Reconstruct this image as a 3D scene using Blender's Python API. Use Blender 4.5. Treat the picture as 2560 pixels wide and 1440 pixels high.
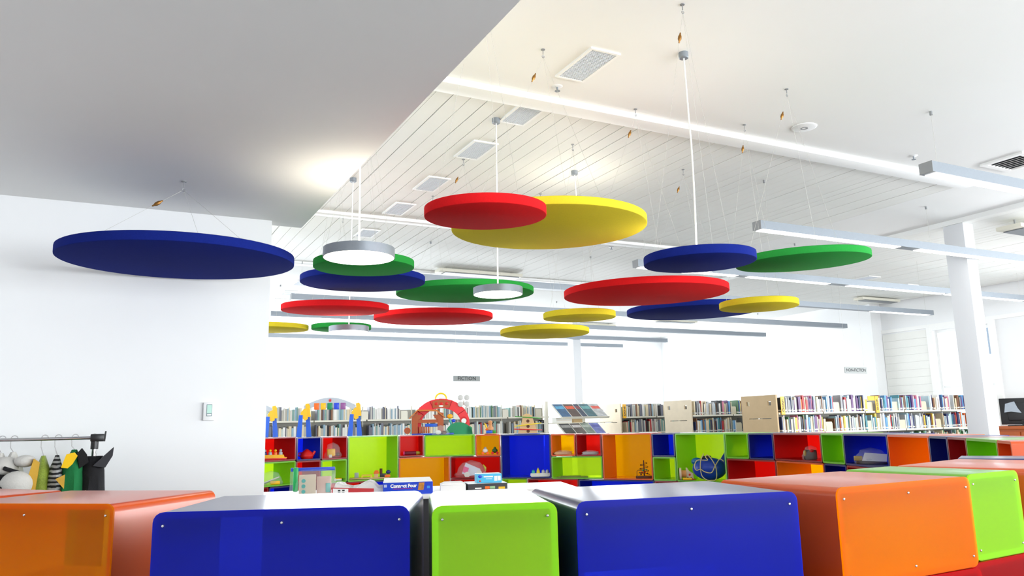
import bpy, bmesh, math, random
import numpy as np
from mathutils import Vector, Matrix
for o in list(bpy.data.objects): bpy.data.objects.remove(o)
S = bpy.context.scene
COL = S.collection
R_ = math.radians
# ------------------------------------------------------------------ camera
F, ZC = 1953.1, 1.48
YAW, PIT, ROL = R_(-27.565), R_(10.003), R_(-1.379)
_f = Vector((-math.sin(YAW)*math.cos(PIT), math.cos(YAW)*math.cos(PIT), math.sin(PIT)))
_r = Vector((math.cos(YAW), math.sin(YAW), 0)); _u = _r.cross(_f)
_R = _r*math.cos(ROL)+_u*math.sin(ROL); _U = _u*math.cos(ROL)-_r*math.sin(ROL)
cam_d = bpy.data.cameras.new('camera'); cam = bpy.data.objects.new('camera', cam_d); COL.objects.link(cam)
m3 = Matrix((_R, _U, -_f)).transposed()
cam.matrix_world = Matrix.Translation((0, 0, ZC)) @ m3.to_4x4()
cam_d.sensor_width = 36; cam_d.lens = 36*F/2560; cam_d.clip_start = .05
S.camera = cam
# ------------------------------------------------------------------ world, view, daylight
S.view_settings.view_transform = 'Standard'
try: S.view_settings.look = 'None'
except Exception: pass
S.view_settings.gamma = 1; S.view_settings.use_curve_mapping = False
S.view_settings.exposure = 0.17
W = bpy.data.worlds.new('sky'); S.world = W; W.use_nodes = True
W.node_tree.nodes['Background'].inputs[0].default_value = (.80, .90, 1, 1)
W.node_tree.nodes['Background'].inputs[1].default_value = 2.2
def area(name, loc, direction, sx, sy, power, col=(1, 1, 1)):
    d = bpy.data.lights.new(name, 'AREA'); d.shape = 'RECTANGLE'; d.size = sx; d.size_y = sy; d.energy = power; d.color = col
    o = bpy.data.objects.new(name, d); COL.objects.link(o); o.location = loc
    o.rotation_euler = Vector(direction).to_track_quat('-Z', 'Y').to_euler(); return o
# daylight through the window bands, plus an added fill at far left (each light stands just outside its window)
area('fill_far_left', (-2.35, 11.9, 2.1), (1, .12, -.1), 9.4, 2.3, 130, (.97, .985, 1))  # added fill from an unseen side, brightens the far end
area('daylight_back', (5.8, 18.25, 2.26), (0, -1, -.05), 14.9, 2.75, 1150, (.97, .985, 1))
area('daylight_right', (14.85, 1.6, 2.0), (-1, .02, .12), 9.6, 2.2, 900, (.96, .98, 1))
area('daylight_front', (7.0, -4.5, 2.0), (-.12, 1, .2), 11.4, 2.2, 1050, (.97, .985, 1))
# ------------------------------------------------------------------ helpers
def ray(x, y):
    return _R*((x-1280)/F) + _U*(-(y-720)/F) + _f
def onz(x, y, z): d = ray(x, y); return Vector((0, 0, ZC))+d*((z-ZC)/d.z)
def onY(x, y, Y): d = ray(x, y); return Vector((0, 0, ZC))+d*(Y/d.y)
def onX(x, y, X): d = ray(x, y); return Vector((0, 0, ZC))+d*(X/d.x)
def hor(x):
    a, b = ray(x, 1000).z, ray(x, 1100).z; return 1000+100*a/(a-b)
def bearing(x): d = ray(x, hor(x)); return math.atan2(d.x, d.y)
def ondist(x, y, dist):
    d = ray(x, y); return Vector((0, 0, ZC))+d*(dist/math.hypot(d.x, d.y))
def lin(c):
    def g(v):
        v /= 255.0
        return v/12.92 if v <= .04045 else ((v+.055)/1.055)**2.4
    return (g(c[0]), g(c[1]), g(c[2]), 1)
MATS = {}
def mat(name, rgb, rough=.5, metal=0, var=.06, scale=30, bump=0, bscale=200, emis=0, coat=0, spec=.5, translucent=0, tcol=None, clear=0):
    if name in MATS: return MATS[name]
    m = bpy.data.materials.new(name); m.use_nodes = True; nt = m.node_tree; n = nt.nodes; b = n['Principled BSDF']
    c = lin(rgb)
    tc = n.new('ShaderNodeTexCoord'); nz = n.new('ShaderNodeTexNoise'); nz.inputs['Scale'].default_value = scale; nz.inputs['Detail'].default_value = 3
    nt.links.new(tc.outputs['Object'], nz.inputs['Vector'])
    mx = n.new('ShaderNodeMix'); mx.data_type = 'RGBA'
    mx.inputs[6].default_value = tuple(v*(1-var) for v in c[:3])+(1,); mx.inputs[7].default_value = tuple(min(1, v*(1+var)) for v in c[:3])+(1,)
    nt.links.new(nz.outputs['Fac'], mx.inputs[0]); nt.links.new(mx.outputs[2], b.inputs['Base Color'])
    b.inputs['Roughness'].default_value = rough; b.inputs['Metallic'].default_value = metal
    b.inputs['Specular IOR Level'].default_value = spec
    if coat: b.inputs['Coat Weight'].default_value = coat; b.inputs['Coat Roughness'].default_value = .12
    if emis:
        b.inputs['Emission Color'].default_value = c; b.inputs['Emission Strength'].default_value = emis
    if bump:
        n2 = n.new('ShaderNodeTexNoise'); n2.inputs['Scale'].default_value = bscale; nt.links.new(tc.outputs['Object'], n2.inputs['Vector'])
        bp = n.new('ShaderNodeBump'); bp.inputs['Strength'].default_value = bump; bp.inputs['Distance'].default_value = .004
        nt.links.new(n2.outputs['Fac'], bp.inputs['Height']); nt.links.new(bp.outputs[0], b.inputs['Normal'])
    out = n['Material Output']
    if translucent:
        t = n.new('ShaderNodeBsdfTranslucent'); t.inputs[0].default_value = lin(tcol or rgb)
        ms = n.new('ShaderNodeMixShader'); ms.inputs[0].default_value = translucent
        nt.links.new(b.outputs[0], ms.inputs[1]); nt.links.new(t.outputs[0], ms.inputs[2]); nt.links.new(ms.outputs[0], out.inputs[0])
    if clear:
        t = n.new('ShaderNodeBsdfTransparent'); t.inputs[0].default_value = (.97, .98, .98, 1)
        ms = n.new('ShaderNodeMixShader'); ms.inputs[0].default_value = clear
        nt.links.new(b.outputs[0], ms.inputs[1]); nt.links.new(t.outputs[0], ms.inputs[2]); nt.links.new(ms.outputs[0], out.inputs[0])
    MATS[name] = m; return m
class MB:
    def __init__(s): s.v = []; s.f = []
    def add(s, vs, fs):
        o = len(s.v); s.v += [tuple(p) for p in vs]; s.f += [tuple(i+o for i in f) for f in fs]; return s
    def box(s, x0, x1, y0, y1, z0, z1):
        return s.add([(x0,y0,z0),(x1,y0,z0),(x1,y1,z0),(x0,y1,z0),(x0,y0,z1),(x1,y0,z1),(x1,y1,z1),(x0,y1,z1)],
                     [(3,2,1,0),(4,5,6,7),(0,1,5,4),(1,2,6,5),(2,3,7,6),(3,0,4,7)])
    def rbox(s, x0, x1, y0, y1, z0, z1, r=.004, seg=2):
        bm = bmesh.new(); bmesh.ops.create_cube(bm, size=1)
        for v in bm.verts: v.co = ((x0+x1)/2+v.co.x*(x1-x0), (y0+y1)/2+v.co.y*(y1-y0), (z0+z1)/2+v.co.z*(z1-z0))
        bmesh.ops.bevel(bm, geom=bm.edges[:]+bm.verts[:], offset=r, segments=seg, profile=.5, affect='EDGES')
        bm.verts.index_update(); s.add([v.co[:] for v in bm.verts], [[v.index for v in f.verts] for f in bm.faces]); bm.free(); return s
    def prism(s, poly, a, b, axis='y'):
        n = len(poly)
        mk = {'y': lambda p, t: (p[0], t, p[1]), 'z': lambda p, t: (p[0], p[1], t), 'x': lambda p, t: (t, p[0], p[1])}[axis]
        vs = [mk(p, a) for p in poly]+[mk(p, b) for p in poly]
        return s.add(vs, [tuple(range(n)), tuple(range(2*n-1, n-1, -1))]+[(i, i+n, (i+1) % n+n, (i+1) % n) for i in range(n)])
    def ring(s, outer, inner, a, b, axis='y'):      # frame between two outlines of equal count, extruded
        n = len(outer)
        mk = {'y': lambda p, t: (p[0], t, p[1]), 'z': lambda p, t: (p[0], p[1], t), 'x': lambda p, t: (t, p[0], p[1])}[axis]
        vs = [mk(p, t) for t in (a, b) for q in (outer, inner) for p in q]; fs = []
        for i in range(n):
            j = (i+1) % n
            fs += [(i, j, n+j, n+i), (2*n+i, 3*n+i, 3*n+j, 2*n+j), (i, 2*n+i, 2*n+j, j), (n+i, n+j, 3*n+j, 3*n+i)]
        return s.add(vs, fs)
    def lathe(s, prof, n=24, c=(0, 0, 0), axis='z'):
        vs = []; k = len(prof)
        for i in range(n):
            a = 2*math.pi*i/n
            for r, z in prof:
                p = (r*math.cos(a), r*math.sin(a), z)
                if axis == 'y': p = (p[0], p[2], p[1])
                if axis == 'x': p = (p[2], p[0], p[1])
                vs.append((c[0]+p[0], c[1]+p[1], c[2]+p[2]))
        fs = []
        for i in range(n):
            j = (i+1) % n
            fs += [(i*k+q, j*k+q, j*k+q+1, i*k+q+1) for q in range(k-1)]
        if prof[0][0] > 1e-6: fs.append(tuple(i*k for i in range(n))[::-1])
        if prof[-1][0] > 1e-6: fs.append(tuple(i*k+k-1 for i in range(n)))
        return s.add(vs, fs)
    def cyl(s, c, r, h, n=20, axis='z', r2=None): return s.lathe([(r, 0), (r if r2 is None else r2, h)], n, c, axis)
    def ball(s, c, rx, ry=None, rz=None, n=14, m=8):
        ry = rx if ry is None else ry; rz = rx if rz is None else rz
        o = len(s.v); s.lathe([(math.sin(math.pi*q/m), -math.cos(math.pi*q/m)) for q in range(m+1)], n)
        s.v[o:] = [(c[0]+x*rx, c[1]+y*ry, c[2]+z*rz) for x, y, z in s.v[o:]]; return s
    def tube(s, pts, r, n=6, closed=False):
        P = [Vector(p) for p in pts]; k = len(P); o = len(s.v); prev = None
        rr = r if isinstance(r, (list, tuple)) else [r]*k
        for i, p in enumerate(P):
            t = (P[(i+1) % k]-P[i-1]) if closed else (P[min(i+1, k-1)]-P[max(i-1, 0)])
            t.normalize()
            a = Vector((0, 0, 1)) if abs(t.z) < .9 else Vector((1, 0, 0))
            if prev is not None: a = prev
            x = (a-t*a.dot(t)).normalized(); prev = x; y = t.cross(x)
            for q in range(n):
                w = 2*math.pi*q/n; s.v.append(tuple(p+x*rr[i]*math.cos(w)+y*rr[i]*math.sin(w)))
        for i in range(k if closed else k-1):
            j = (i+1) % k
            for q in range(n):
                s.f.append((o+i*n+q, o+i*n+(q+1) % n, o+j*n+(q+1) % n, o+j*n+q))
        if not closed: s.f += [tuple(o+q for q in range(n))[::-1], tuple(o+(k-1)*n+q for q in range(n))]
        return s
    def xf(s, M, start=0):
        s.v[start:] = [tuple(M @ Vector(p)) for p in s.v[start:]]; return s
    def mesh(s, name):
        me = bpy.data.meshes.new(name); me.from_pydata(s.v, [], s.f)
        bm = bmesh.new(); bm.from_mesh(me); bmesh.ops.recalc_face_normals(bm, faces=bm.faces[:]); bm.to_mesh(me); bm.free()
        return me
    def build(s, name, material, parent=None, smooth=True):
        me = s.mesh(name); o = bpy.data.objects.new(name, me); COL.objects.link(o)
        me.materials.append(material)
        if smooth:
            me.polygons.foreach_set('use_smooth', [True]*len(me.polygons)); me.set_sharp_from_angle(angle=R_(38))
        if parent is not None: o.parent = parent
        return o
def tag(o, label=None, cat=None, group=None, kind=None):
    if label: o['label'] = label
    if cat: o['category'] = cat
    if group: o['group'] = group
    if kind: o['kind'] = kind
    return o
def thing(name, label, cat, loc=(0, 0, 0), rz=0, group=None, rot=None):
    o = bpy.data.objects.new(name, None); o.empty_display_size = .05; COL.objects.link(o); o.location = loc
    o.rotation_euler = rot if rot else (0, 0, rz)
    return tag(o, label, cat, group)
def struct(o, label, cat): return tag(o, label, cat, None, 'structure')
def part(o, kids):
    for k in kids: k.parent = o
def text(body, size, material, parent, loc, rot, name='lettering', bold=.0, extrude=.0006, align='CENTER'):
    cu = bpy.data.curves.new('t', 'FONT'); cu.body = body; cu.size = size; cu.extrude = extrude; cu.offset = bold
    cu.align_x = align; cu.align_y = 'CENTER'; cu.resolution_u = 3
    t = bpy.data.objects.new('t', cu); COL.objects.link(t)
    me = bpy.data.meshes.new_from_object(t.evaluated_get(bpy.context.evaluated_depsgraph_get()))
    bpy.data.objects.remove(t); me.name = name; me.materials.clear(); me.materials.append(material)
    o = bpy.data.objects.new(name, me); COL.objects.link(o); o.parent = parent; o.location = loc; o.rotation_euler = rot
    return o
def rrect(w, h, r, n=4, cx=0, cz=0):
    pts = []
    for sx, sz, a0 in ((1, 1, 0), (-1, 1, 90), (-1, -1, 180), (1, -1, 270)):
        for k in range(n+1):
            a = R_(a0+90*k/n); pts.append((cx+sx*(w/2-r)+r*math.cos(a), cz+sz*(h/2-r)+r*math.sin(a)))
    return pts
rng = random.Random(7)
# ------------------------------------------------------------------ materials
M_wall = mat('white_wall_paint', (238, 239, 240), .7, var=.015, scale=3, bump=.04, bscale=60)
M_ceil = mat('white_ceiling_paint', (240, 240, 238), .75, var=.012, scale=2, bump=.03, bscale=50)
M_board = mat('white_painted_boards', (238, 238, 233), .55, var=.03, scale=5, bump=.05, bscale=40)
M_gap = mat('dark_brown_timber_gap', (96, 78, 52), .8, var=.3, scale=12)
M_trim = mat('white_gloss_trim', (244, 244, 242), .45, var=.01)
M_floor = mat('grey_carpet', (128, 128, 130), .9, var=.15, scale=80, bump=.2, bscale=300)
M_col = mat('white_column_paint', (226, 227, 230), .6, var=.015, scale=4)
M_alu = mat('brushed_aluminium', (142, 149, 157), .42, .45, var=.05, scale=60)
M_alud = mat('grey_aluminium_endcap', (150, 152, 154), .45, .4, var=.05)
M_glow = mat('lamp_diffuser', (255, 253, 247), .5, var=0, emis=3.2)
M_up = mat('lamp_uplight', (255, 246, 224), .5, var=0, emis=11.0)
M_glowr = mat('round_lamp_diffuser', (255, 250, 236), .5, var=0, emis=4.0)
M_white = mat('white_plastic', (240, 241, 242), .35, var=.02)
M_cable = mat('white_cable', (236, 236, 234), .5, var=.02)
M_wire = mat('steel_wire', (190, 188, 180), .5, .2, var=.05)
M_brass = mat('brass_turnbuckle', (148, 104, 48), .35, .7, var=.15)
M_steel = mat('chrome_steel', (205, 205, 205), .22, .95, var=.02)
M_black = mat('black_plastic', (22, 23, 26), .35, var=.1)
M_ply = mat('birch_plywood', (222, 206, 178), .6, var=.08, scale=9)
M_ply2 = mat('tan_plywood', (196, 168, 126), .6, var=.08, scale=9)
M_shelf = mat('cream_steel_shelf', (226, 222, 206), .5, var=.02)
M_shelfd = mat('cream_bookend', (208, 200, 172), .5, var=.04)
M_felt = {'red': mat('red_felt', (222, 30, 34), .95, var=.10, scale=120, bump=.35, bscale=500, spec=.08),
          'blue': mat('blue_felt', (22, 38, 122), .95, var=.12, scale=120, bump=.35, bscale=500, spec=.08),
          'green': mat('green_felt', (44, 148, 62), .95, var=.10, scale=120, bump=.35, bscale=500, spec=.08),
          'yellow': mat('yellow_felt', (226, 204, 52), .95, var=.08, scale=120, bump=.35, bscale=500, spec=.08)}
BODY = {'red': (142, 21, 26), 'blue': (25, 33, 98), 'green': (110, 184, 34), 'orange': (216, 84, 28)}
PANE = {'red': (206, 34, 40), 'blue': (46, 62, 196), 'green': (198, 248, 84), 'orange': (255, 150, 12)}
TCOL = {'red': (238, 28, 18), 'blue': (24, 50, 246), 'green': (212, 246, 34), 'orange': (255, 190, 0)}
M_body = {k: mat(k+'_laminate', v, .3, var=.02, scale=200, spec=.6, coat=.3) for k, v in BODY.items()}
def acrylic(k):
    m = mat(k+'_acrylic', PANE[k], .22, var=.02, scale=8, translucent=.66, tcol=TCOL[k]); nt = m.node_tree; n = nt.nodes
    src = n['Material Output'].inputs[0].links[0].from_socket
    t = n.new('ShaderNodeBsdfTransparent'); t.inputs[0].default_value = tuple(v**.5 for v in lin(TCOL[k]))
    ms = n.new('ShaderNodeMixShader'); ms.inputs[0].default_value = .48
    for q in n:
        if q.type == 'BSDF_TRANSLUCENT': q.inputs[0].default_value = tuple(v**.7 for v in lin(TCOL[k]))
    nt.links.new(src, ms.inputs[1]); nt.links.new(t.outputs[0], ms.inputs[2]); nt.links.new(ms.outputs[0], n['Material Output'].inputs[0]); return m
M_pane = {k: acrylic(k) for k in PANE}
M_edge = {k: mat(k+'_edge_band', tuple(int(v*.85+255*.15) for v in BODY[k]), .6) for k in PANE}
M_bag = mat('clear_plastic_bag', (226, 230, 232), .12, var=.05, clear=.86, spec=.8)
# ------------------------------------------------------------------ the room
HS, HC = 2.86, 3.86
XL, XR, YF, YB = -2.0, 14.35, -4.0, 17.8
XE, YW = 1.142, 5.19
struct(MB().box(XL-.3, XR+.3, YF-.3, YB+.3, -.1, 0).build('floor', M_floor), 'grey carpet floor hidden below the coloured boxes', 'floor')
struct(MB().box(XE, XR, YF, 4.66, HC, HC+.08).build('ceiling', M_ceil), 'flat white plaster ceiling at the upper right', 'ceiling')
struct(MB().box(XL, XE, YF, 5.31, HS, HC+.08).build('ceiling', M_ceil), 'low grey shaded ceiling over the left foreground', 'ceiling')
struct(MB().box(XL, XR, 11.22, YB, HC, HC+.08).build('ceiling', M_ceil), 'smooth white ceiling over the far end of the library', 'ceiling')
struct(MB().box(XL, .923, YW, 5.31, 0, HS).build('wall_left', M_wall), 'plain white partition wall on the left with a thermostat', 'wall')
struct(MB().box(XL-.2, XL, YF, 5.31, 0, HC).build('wall_far_left', M_wall), 'white side wall left of the camera, outside the picture', 'wall')
def wall_open(name, label, along, fixed, th, a0, a1, z1, openings, material=M_wall):
    m = MB()
    def bx(a, b, z0, zz):
        if b-a < 1e-4 or zz-z0 < 1e-4: return
        if along == 'x': m.box(a, b, min(fixed, fixed+th), max(fixed, fixed+th), z0, zz)
        else: m.box(min(fixed, fixed+th), max(fixed, fixed+th), a, b, z0, zz)
    p = a0
    for (o0, o1, zz0, zz1) in openings:
        bx(p, o0, 0, z1); bx(o0, o1, 0, zz0); bx(o0, o1, zz1, z1); p = o1
    bx(p, a1, 0, z1)
    return struct(m.build(name, material, None, False), label, 'wall')
M_glass = mat('window_glass', (235, 245, 250), .05, var=0, clear=.93)
WN = [0]
def window(along, fixed, a0, a1, z0, z1, n, label, th=.06, rail=None):
    WN[0] += 1
    w = thing('window_%d' % WN[0], label, 'window'); w['kind'] = 'structure'
    def bar(a, b, zz0, zz1, name='frame', d=th, mt=M_trim):
        m = MB()
        if along == 'x': m.box(a, b, fixed-d/2, fixed+d/2, zz0, zz1)
        else: m.box(fixed-d/2, fixed+d/2, a, b, zz0, zz1)
        return m.build(name, mt, w, False)
    t = .05
    bar(a0, a1, z0, z0+t, 'sill'); bar(a0, a1, z1-t, z1, 'head'); bar(a0, a0+t, z0+t, z1-t, 'jamb'); bar(a1-t, a1, z0+t, z1-t, 'jamb')
    step = (a1-a0-2*t)/n
    for i in range(n):
        p, q = a0+t+i*step, a0+t+(i+1)*step
        if i: bar(p-.02, p+.02, z0+t, z1-t, 'mullion')
        if rail: bar(p+.02, q-.02, rail-.02, rail+.02, 'meeting_rail')
        bar(p+(.02 if i else 0), q-(.02 if i < n-1 else 0), z0+t, z1-t, 'pane', .006, M_glass)
    return w
wall_open('wall_far_left', 'white side wall with an added window opening behind the partition, out of sight', 'y', XL, -.2, 5.31, YB, HC, [(7.2, 16.6, 1.0, 3.2)])
window('y', XL-.1, 7.2, 16.6, 1.0, 3.2, 6, 'added unseen window band that lets fill light in beyond the partition')  # invented window, put in so the far-left fill has an opening
wall_open('wall_back', 'far end wall with a bright white window band above the bookcases', 'x', YB, .2, XL, XR, HC, [(-1.6, 13.2, .9, 3.62)])
window('x', YB+.1, -1.6, 13.2, .9, 3.62, 5, 'overexposed white window band along the far end wall')
WR = wall_open('wall_right', 'white boarded right wall with a sash window behind the column', 'y', XR, .2, YF, 10.85, HC, [(-3.2, 6.4, .9, 3.1), (8.62, 9.72, 1.0, 3.12)])
window('y', XR+.1, -3.2, 6.4, .9, 3.1, 6, 'window band in the right wall, right of the picture')
window('y', XR+.08, 8.62, 9.72, 1.0, 3.12, 1, 'white sash window between the corner and the column on the right', rail=2.02)
struct(MB().box(14.05, XR, 10.85, YB, 0, HC).build('wall_right', M_wall, None, False), 'smooth white wall behind the hanging NON-FICTION sign', 'wall')
wall_open('wall_front', 'white wall with windows behind the camera', 'x', YF, -.2, XL, XR, HC, [(1.3, 12.7, .9, 3.1)])
window('x', YF-.1, 1.3, 12.7, .9, 3.1, 7, 'window band in the wall behind the camera')
# sash-window surround, rail and cladding planks on the right wall
struct(MB().box(XR-.03, XR, 6.5, 10.85, 3.18, 3.25).build('trim_1', M_trim), 'white picture rail running above the sash window', 'trim')
struct(MB().ring([(8.50, .9), (9.84, .9), (9.84, 3.24-.06), (8.50, 3.24-.06)], [(8.62, 1.0), (9.72, 1.0), (9.72, 3.12), (8.62, 3.12)], XR-.035, XR, 'x').build('trim_2', M_trim, None, False), 'white moulded surround of the sash window', 'trim')
for z in np.arange(.12, 3.15, .152):
    for a, b in ((9.85, 10.84),):
        MB().box(XR-.014, XR, a, b, z, min(z+.1495, 3.18)).build('plank', M_board, WR, False)
# beams under the ceiling
struct(MB().rbox(XE, 7.886, 4.66, 4.83, HC-.045, HC+.06, .006).build('trim_3', M_trim), 'nearest white ceiling beam between plaster and boards', 'beam')
struct(MB().rbox(-1.9, 7.886, 8.28, 8.42, HC-.035, HC+.06, .006).build('trim_4', M_trim), 'second white ceiling beam across the boarded ceiling', 'beam')
struct(MB().rbox(-1.9, 9.2, 11.04, 11.22, HC-.03, HC+.06, .006).build('trim_5', M_trim), 'third ceiling beam where the boards end', 'beam')
struct(MB().box(9.185, 9.2, 4.66, 11.22, HC-.06, HC+.05).build('trim_6', M_trim), 'grey step where the ceiling drops at the column', 'trim')
struct(MB().box(7.886, 9.185, 4.66, 11.04, HC, HC+.08).build('ceiling', M_ceil), 'smooth white ceiling strip left of the column', 'ceiling')
def boarded(name, label, x0, x1, y0, y1, pitch=.137, org=1.993, HC=HC):
    c = struct(MB().box(x0, x1, y0, y1, HC+.016, HC+.05).build(name, M_gap, None, False), label, 'ceiling')
    var = []
    for gap in (.0045, .008, .012):
        m = MB().box(0, pitch-gap, y0, y1, HC, HC+.016); me = m.mesh('board'); me.materials.append(M_board); var.append(me)
    k0 = math.ceil((x0-org)/pitch-1e-6); k1 = math.floor((x1-org)/pitch)
    for k in range(k0, k1):
        o = bpy.data.objects.new('board', var[rng.choice((0, 0, 0, 1, 1, 2) if org+k*pitch < 4.6 else (0, 0, 0, 0, 1))]); COL.objects.link(o)
        o.parent = c; o.location = (org+k*pitch, 0, rng.uniform(-.0015, .0015))
    return c
boarded('ceiling', 'white boarded ceiling between the first and second beams', 1.170, 7.886, 4.83, 8.28)
boarded('ceiling', 'white boarded ceiling between the second and third beams', .2, 7.886, 8.42, 11.04)
boarded('ceiling', 'narrow boarded ceiling strip seen past the partition corner', .2, 1.172, 5.31, 8.28)
boarded('ceiling', 'white boarded ceiling right of the column', 9.2, XR, 4.66, 11.22, HC=HC-.06, org=9.203)
# columns
def column(label, x0, x1, y0, y1, HC=HC):
    c = thing('column', label, 'column', ((x0+x1)/2, (y0+y1)/2, 0))
    w, d = (x1-x0)/2, (y1-y0)/2
    MB().rbox(-w, w, -d, d, 0, HC, .006).build('shaft', M_col, c)
    MB().rbox(-w-.015, w+.015, -d-.015, d+.015, 0, .12, .004).build('plinth', M_col, c)
column('square white column beside the computer on the right', 9.2, 9.4, 5.68, 5.94, HC-.06)
column('slim pale column standing behind the slanted display rack', 9.2, 9.4, 14.75, 14.98)
# building outside the sash window
b = thing('building', 'pale neighbouring building glimpsed through the sash window', 'building', (24, 13.9, 0))
MB().box(0, 4, -3, 3, 0, 6).build('wall', mat('pale_render', (232, 234, 236), .8), b, False)
for k in range(3):
    MB().box(-.06, 0, -1.9+k*1.2, -1.3+k*1.2, 3.3, 4.1).build('window', mat('blue_grey_glazing', (120, 130, 142), .5), b, False)
# ------------------------------------------------------------------ acoustic discs
def disc(col, D, cx, cy, cz, tilt, label, htop=HC, t=.05, buckle=True, att=.82):
    v = Vector((cx, cy, 0)).normalized(); ax = Vector((-v.y, v.x, 0))     # raised on the far side by a degree or so
    r = thing('acoustic_disc', label, 'ceiling panel', (cx, cy, cz), group='felt discs hung from the ceiling')
    R = D/2; Mx = Matrix.Rotation(-tilt, 4, ax)
    pr = [(0, 0), (R-.006, 0), (R-.001, .003), (R, .008), (R, t-.008), (R-.001, t-.003), (R-.006, t), (0, t)]
    p = MB().lathe(pr, 96).xf(Mx).build('panel', M_felt[col], r)
    top = Vector((0, 0, htop-cz)); hk = top-Vector((0, 0, .05))
    m = MB().cyl(top-Vector((0, 0, .004)), .014, .004, 12).tube([top-Vector((0, 0, .006)), top-Vector((0, 0, .035))], .003)
    m.tube([hk+Vector((.008*math.cos(a), 0, .008*math.sin(a))) for a in np.linspace(0, 2*math.pi, 12, endpoint=False)], .0025, 5, True)
    m.build('ceiling_hook', M_alud, r)
    a0 = math.atan2(v.y, v.x)+R_(100)
    for k in range(3):
        a = a0+k*2*math.pi/3
        e = Mx @ Vector((R*att*math.cos(a), R*att*math.sin(a), t))
        w = MB().tube([hk, e], .0007, 5).build('wire', M_wire, r)
        if k == 0 and buckle:
            d = (e-hk).normalized(); c = hk+d*min(.16, .35*(e-hk).length)
            mm = MB().lathe([(.002, -.045), (.006, -.04), (.006, -.03), (.014, -.012), (.014, .012), (.006, .03), (.006, .04), (.002, .045)], 8)
            mm.xf(Matrix.Scale(.75, 4)).xf(Matrix.Translation(c) @ d.to_track_quat('Z', 'Y').to_matrix().to_4x4()).build('turnbuckle', M_brass, r)
        MB().ball(e, .005, n=6, m=4).build('eyelet', M_steel, r)
    return r
disc('blue', 1.2, .3245, 4.5241, 2.3988, .033, 'large navy disc hanging below the low ceiling by the partition', HS)
disc('green', .65, 1.461, 4.881, 2.517, .026, 'small green disc directly behind the nearest glowing round lamp')
disc('blue', .95, 1.729, 5.794, 2.5935, .026, 'dark navy disc just below the small green disc on the left')
disc('green', 1.2, 2.7579, 6.1706, 2.622, .034, 'wide green disc behind the middle round lamp')
disc('red', .9, 1.7097, 6.5316, 2.478, .048, 'red disc nearest the partition corner, above the far round lamp', buckle=False, att=.45)
disc('red', 1.2, 2.9252, 7.3375, 2.5608, .026, 'red disc just right of and below the leftmost red disc', buckle=False)
disc('yellow', .9, 1.5271, 8.7478, 2.5744, .041, 'yellow disc cut off by the partition corner', buckle=False)
disc('green', .65, 2.298, 8.5177, 2.5766, .026, 'small far green disc behind the smallest round lamp', buckle=False)
disc('red', .6, 1.6134, 3.3538, 2.4913, .043, 'topmost small red disc overlapping the big yellow disc')
disc('yellow', 1.2, 2.3772, 4.0442, 2.6663, .019, 'biggest yellow disc behind the topmost red disc')
disc('blue', .6, 2.8409, 3.2264, 2.3253, .025, 'small blue disc overlapping the green disc on the right')
disc('green', .9, 4.3043, 3.83, 2.5585, .053, 'rightmost green disc beside the small blue disc')
disc('red', 1.2, 3.505, 4.5894, 2.403, .025, 'largest red disc, below the small blue disc')
disc('blue', 1.2, 4.7987, 5.5943, 2.4687, .026, 'dark blue disc partly hidden behind the largest red disc')
disc('yellow', .6, 4.5201, 4.4853, 2.346, .011, 'small yellow disc in front of the dark blue disc on the right')
disc('yellow', .6, 3.4655, 5.4432, 2.3441, .024, 'smaller of the two stacked middle yellow discs, upper one', buckle=False)
disc('yellow', .9, 3.9257, 6.8275, 2.3847, .005, 'lowest yellow disc in the middle of the cluster', buckle=False)
# ------------------------------------------------------------------ round pendant lamps
def pendant(x, y, z, D, label, cx=None, cy=None, power=18, bulge=0, t=.055):
    r = thing('pendant_lamp', label, 'lamp', (x, y, z), group='round silver pendant lamps')
    R = D/2
    MB().ring([(R*math.cos(a), R*math.sin(a)) for a in np.linspace(0, 2*math.pi, 72, endpoint=False)],
              [((R-.006)*math.cos(a), (R-.006)*math.sin(a)) for a in np.linspace(0, 2*math.pi, 72, endpoint=False)], .004, t, 'z').build('shade_ring', M_alu, r)
    MB().lathe([(0, 0), (R-.02, 0), (R-.004, .004), (R-.007, .008), (0, .008)], 72).build('diffuser', M_glowr, r)
    MB().lathe([(.055, t-.02), (R-.006, t-.02), (R-.006, t-.016), (.055, t-.016)], 72).build('upper_diffuser', M_up, r)
    MB().lathe([(.055, t-.02), (.05, t+.012), (.012, t+.018), (0, t+.018)], 24).build('hub', M_white, r)
    dx, dy = (0, 0) if cx is None else (cx-x, cy-y)
    H = HC-z
    MB().lathe([(0, H-.04), (.028, H-.04), (.032, H-.035), (.032, H), (0, H)], 24, (dx, dy, 0)).build('canopy', M_alu, r)
    pts = []
    for k in range(13):
        q = k/12; pts.append((dx*q+bulge*.5*math.sin(math.pi*q)*(1 if q < .6 else .7), dy*q, t+.015+(H-.04-t-.015)*q))
    MB().tube(pts, .0055, 8).build('cable', M_cable, r)
    return r
pendant(1.187, 4.061, 2.394, .385, 'nearest glowing round pendant lamp in front of the small green disc')
pendant(2.572, 5.155, 2.444, .37, 'middle round pendant lamp below the big yellow disc', 2.609, 5.2)
pendant(1.985, 7.1, 2.368, .365, 'smallest round pendant lamp left, by the yellow disc at the corner', 2.003, 7.08)
pendant(3.24, 3.70, 2.42, .37, 'round lamp hidden behind the small blue disc, on a long white cable', bulge=.03)
pendant(3.90, 6.07, 3.2, .37, 'round pendant lamp tucked behind the big yellow disc', 3.86, 6.05)
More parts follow.
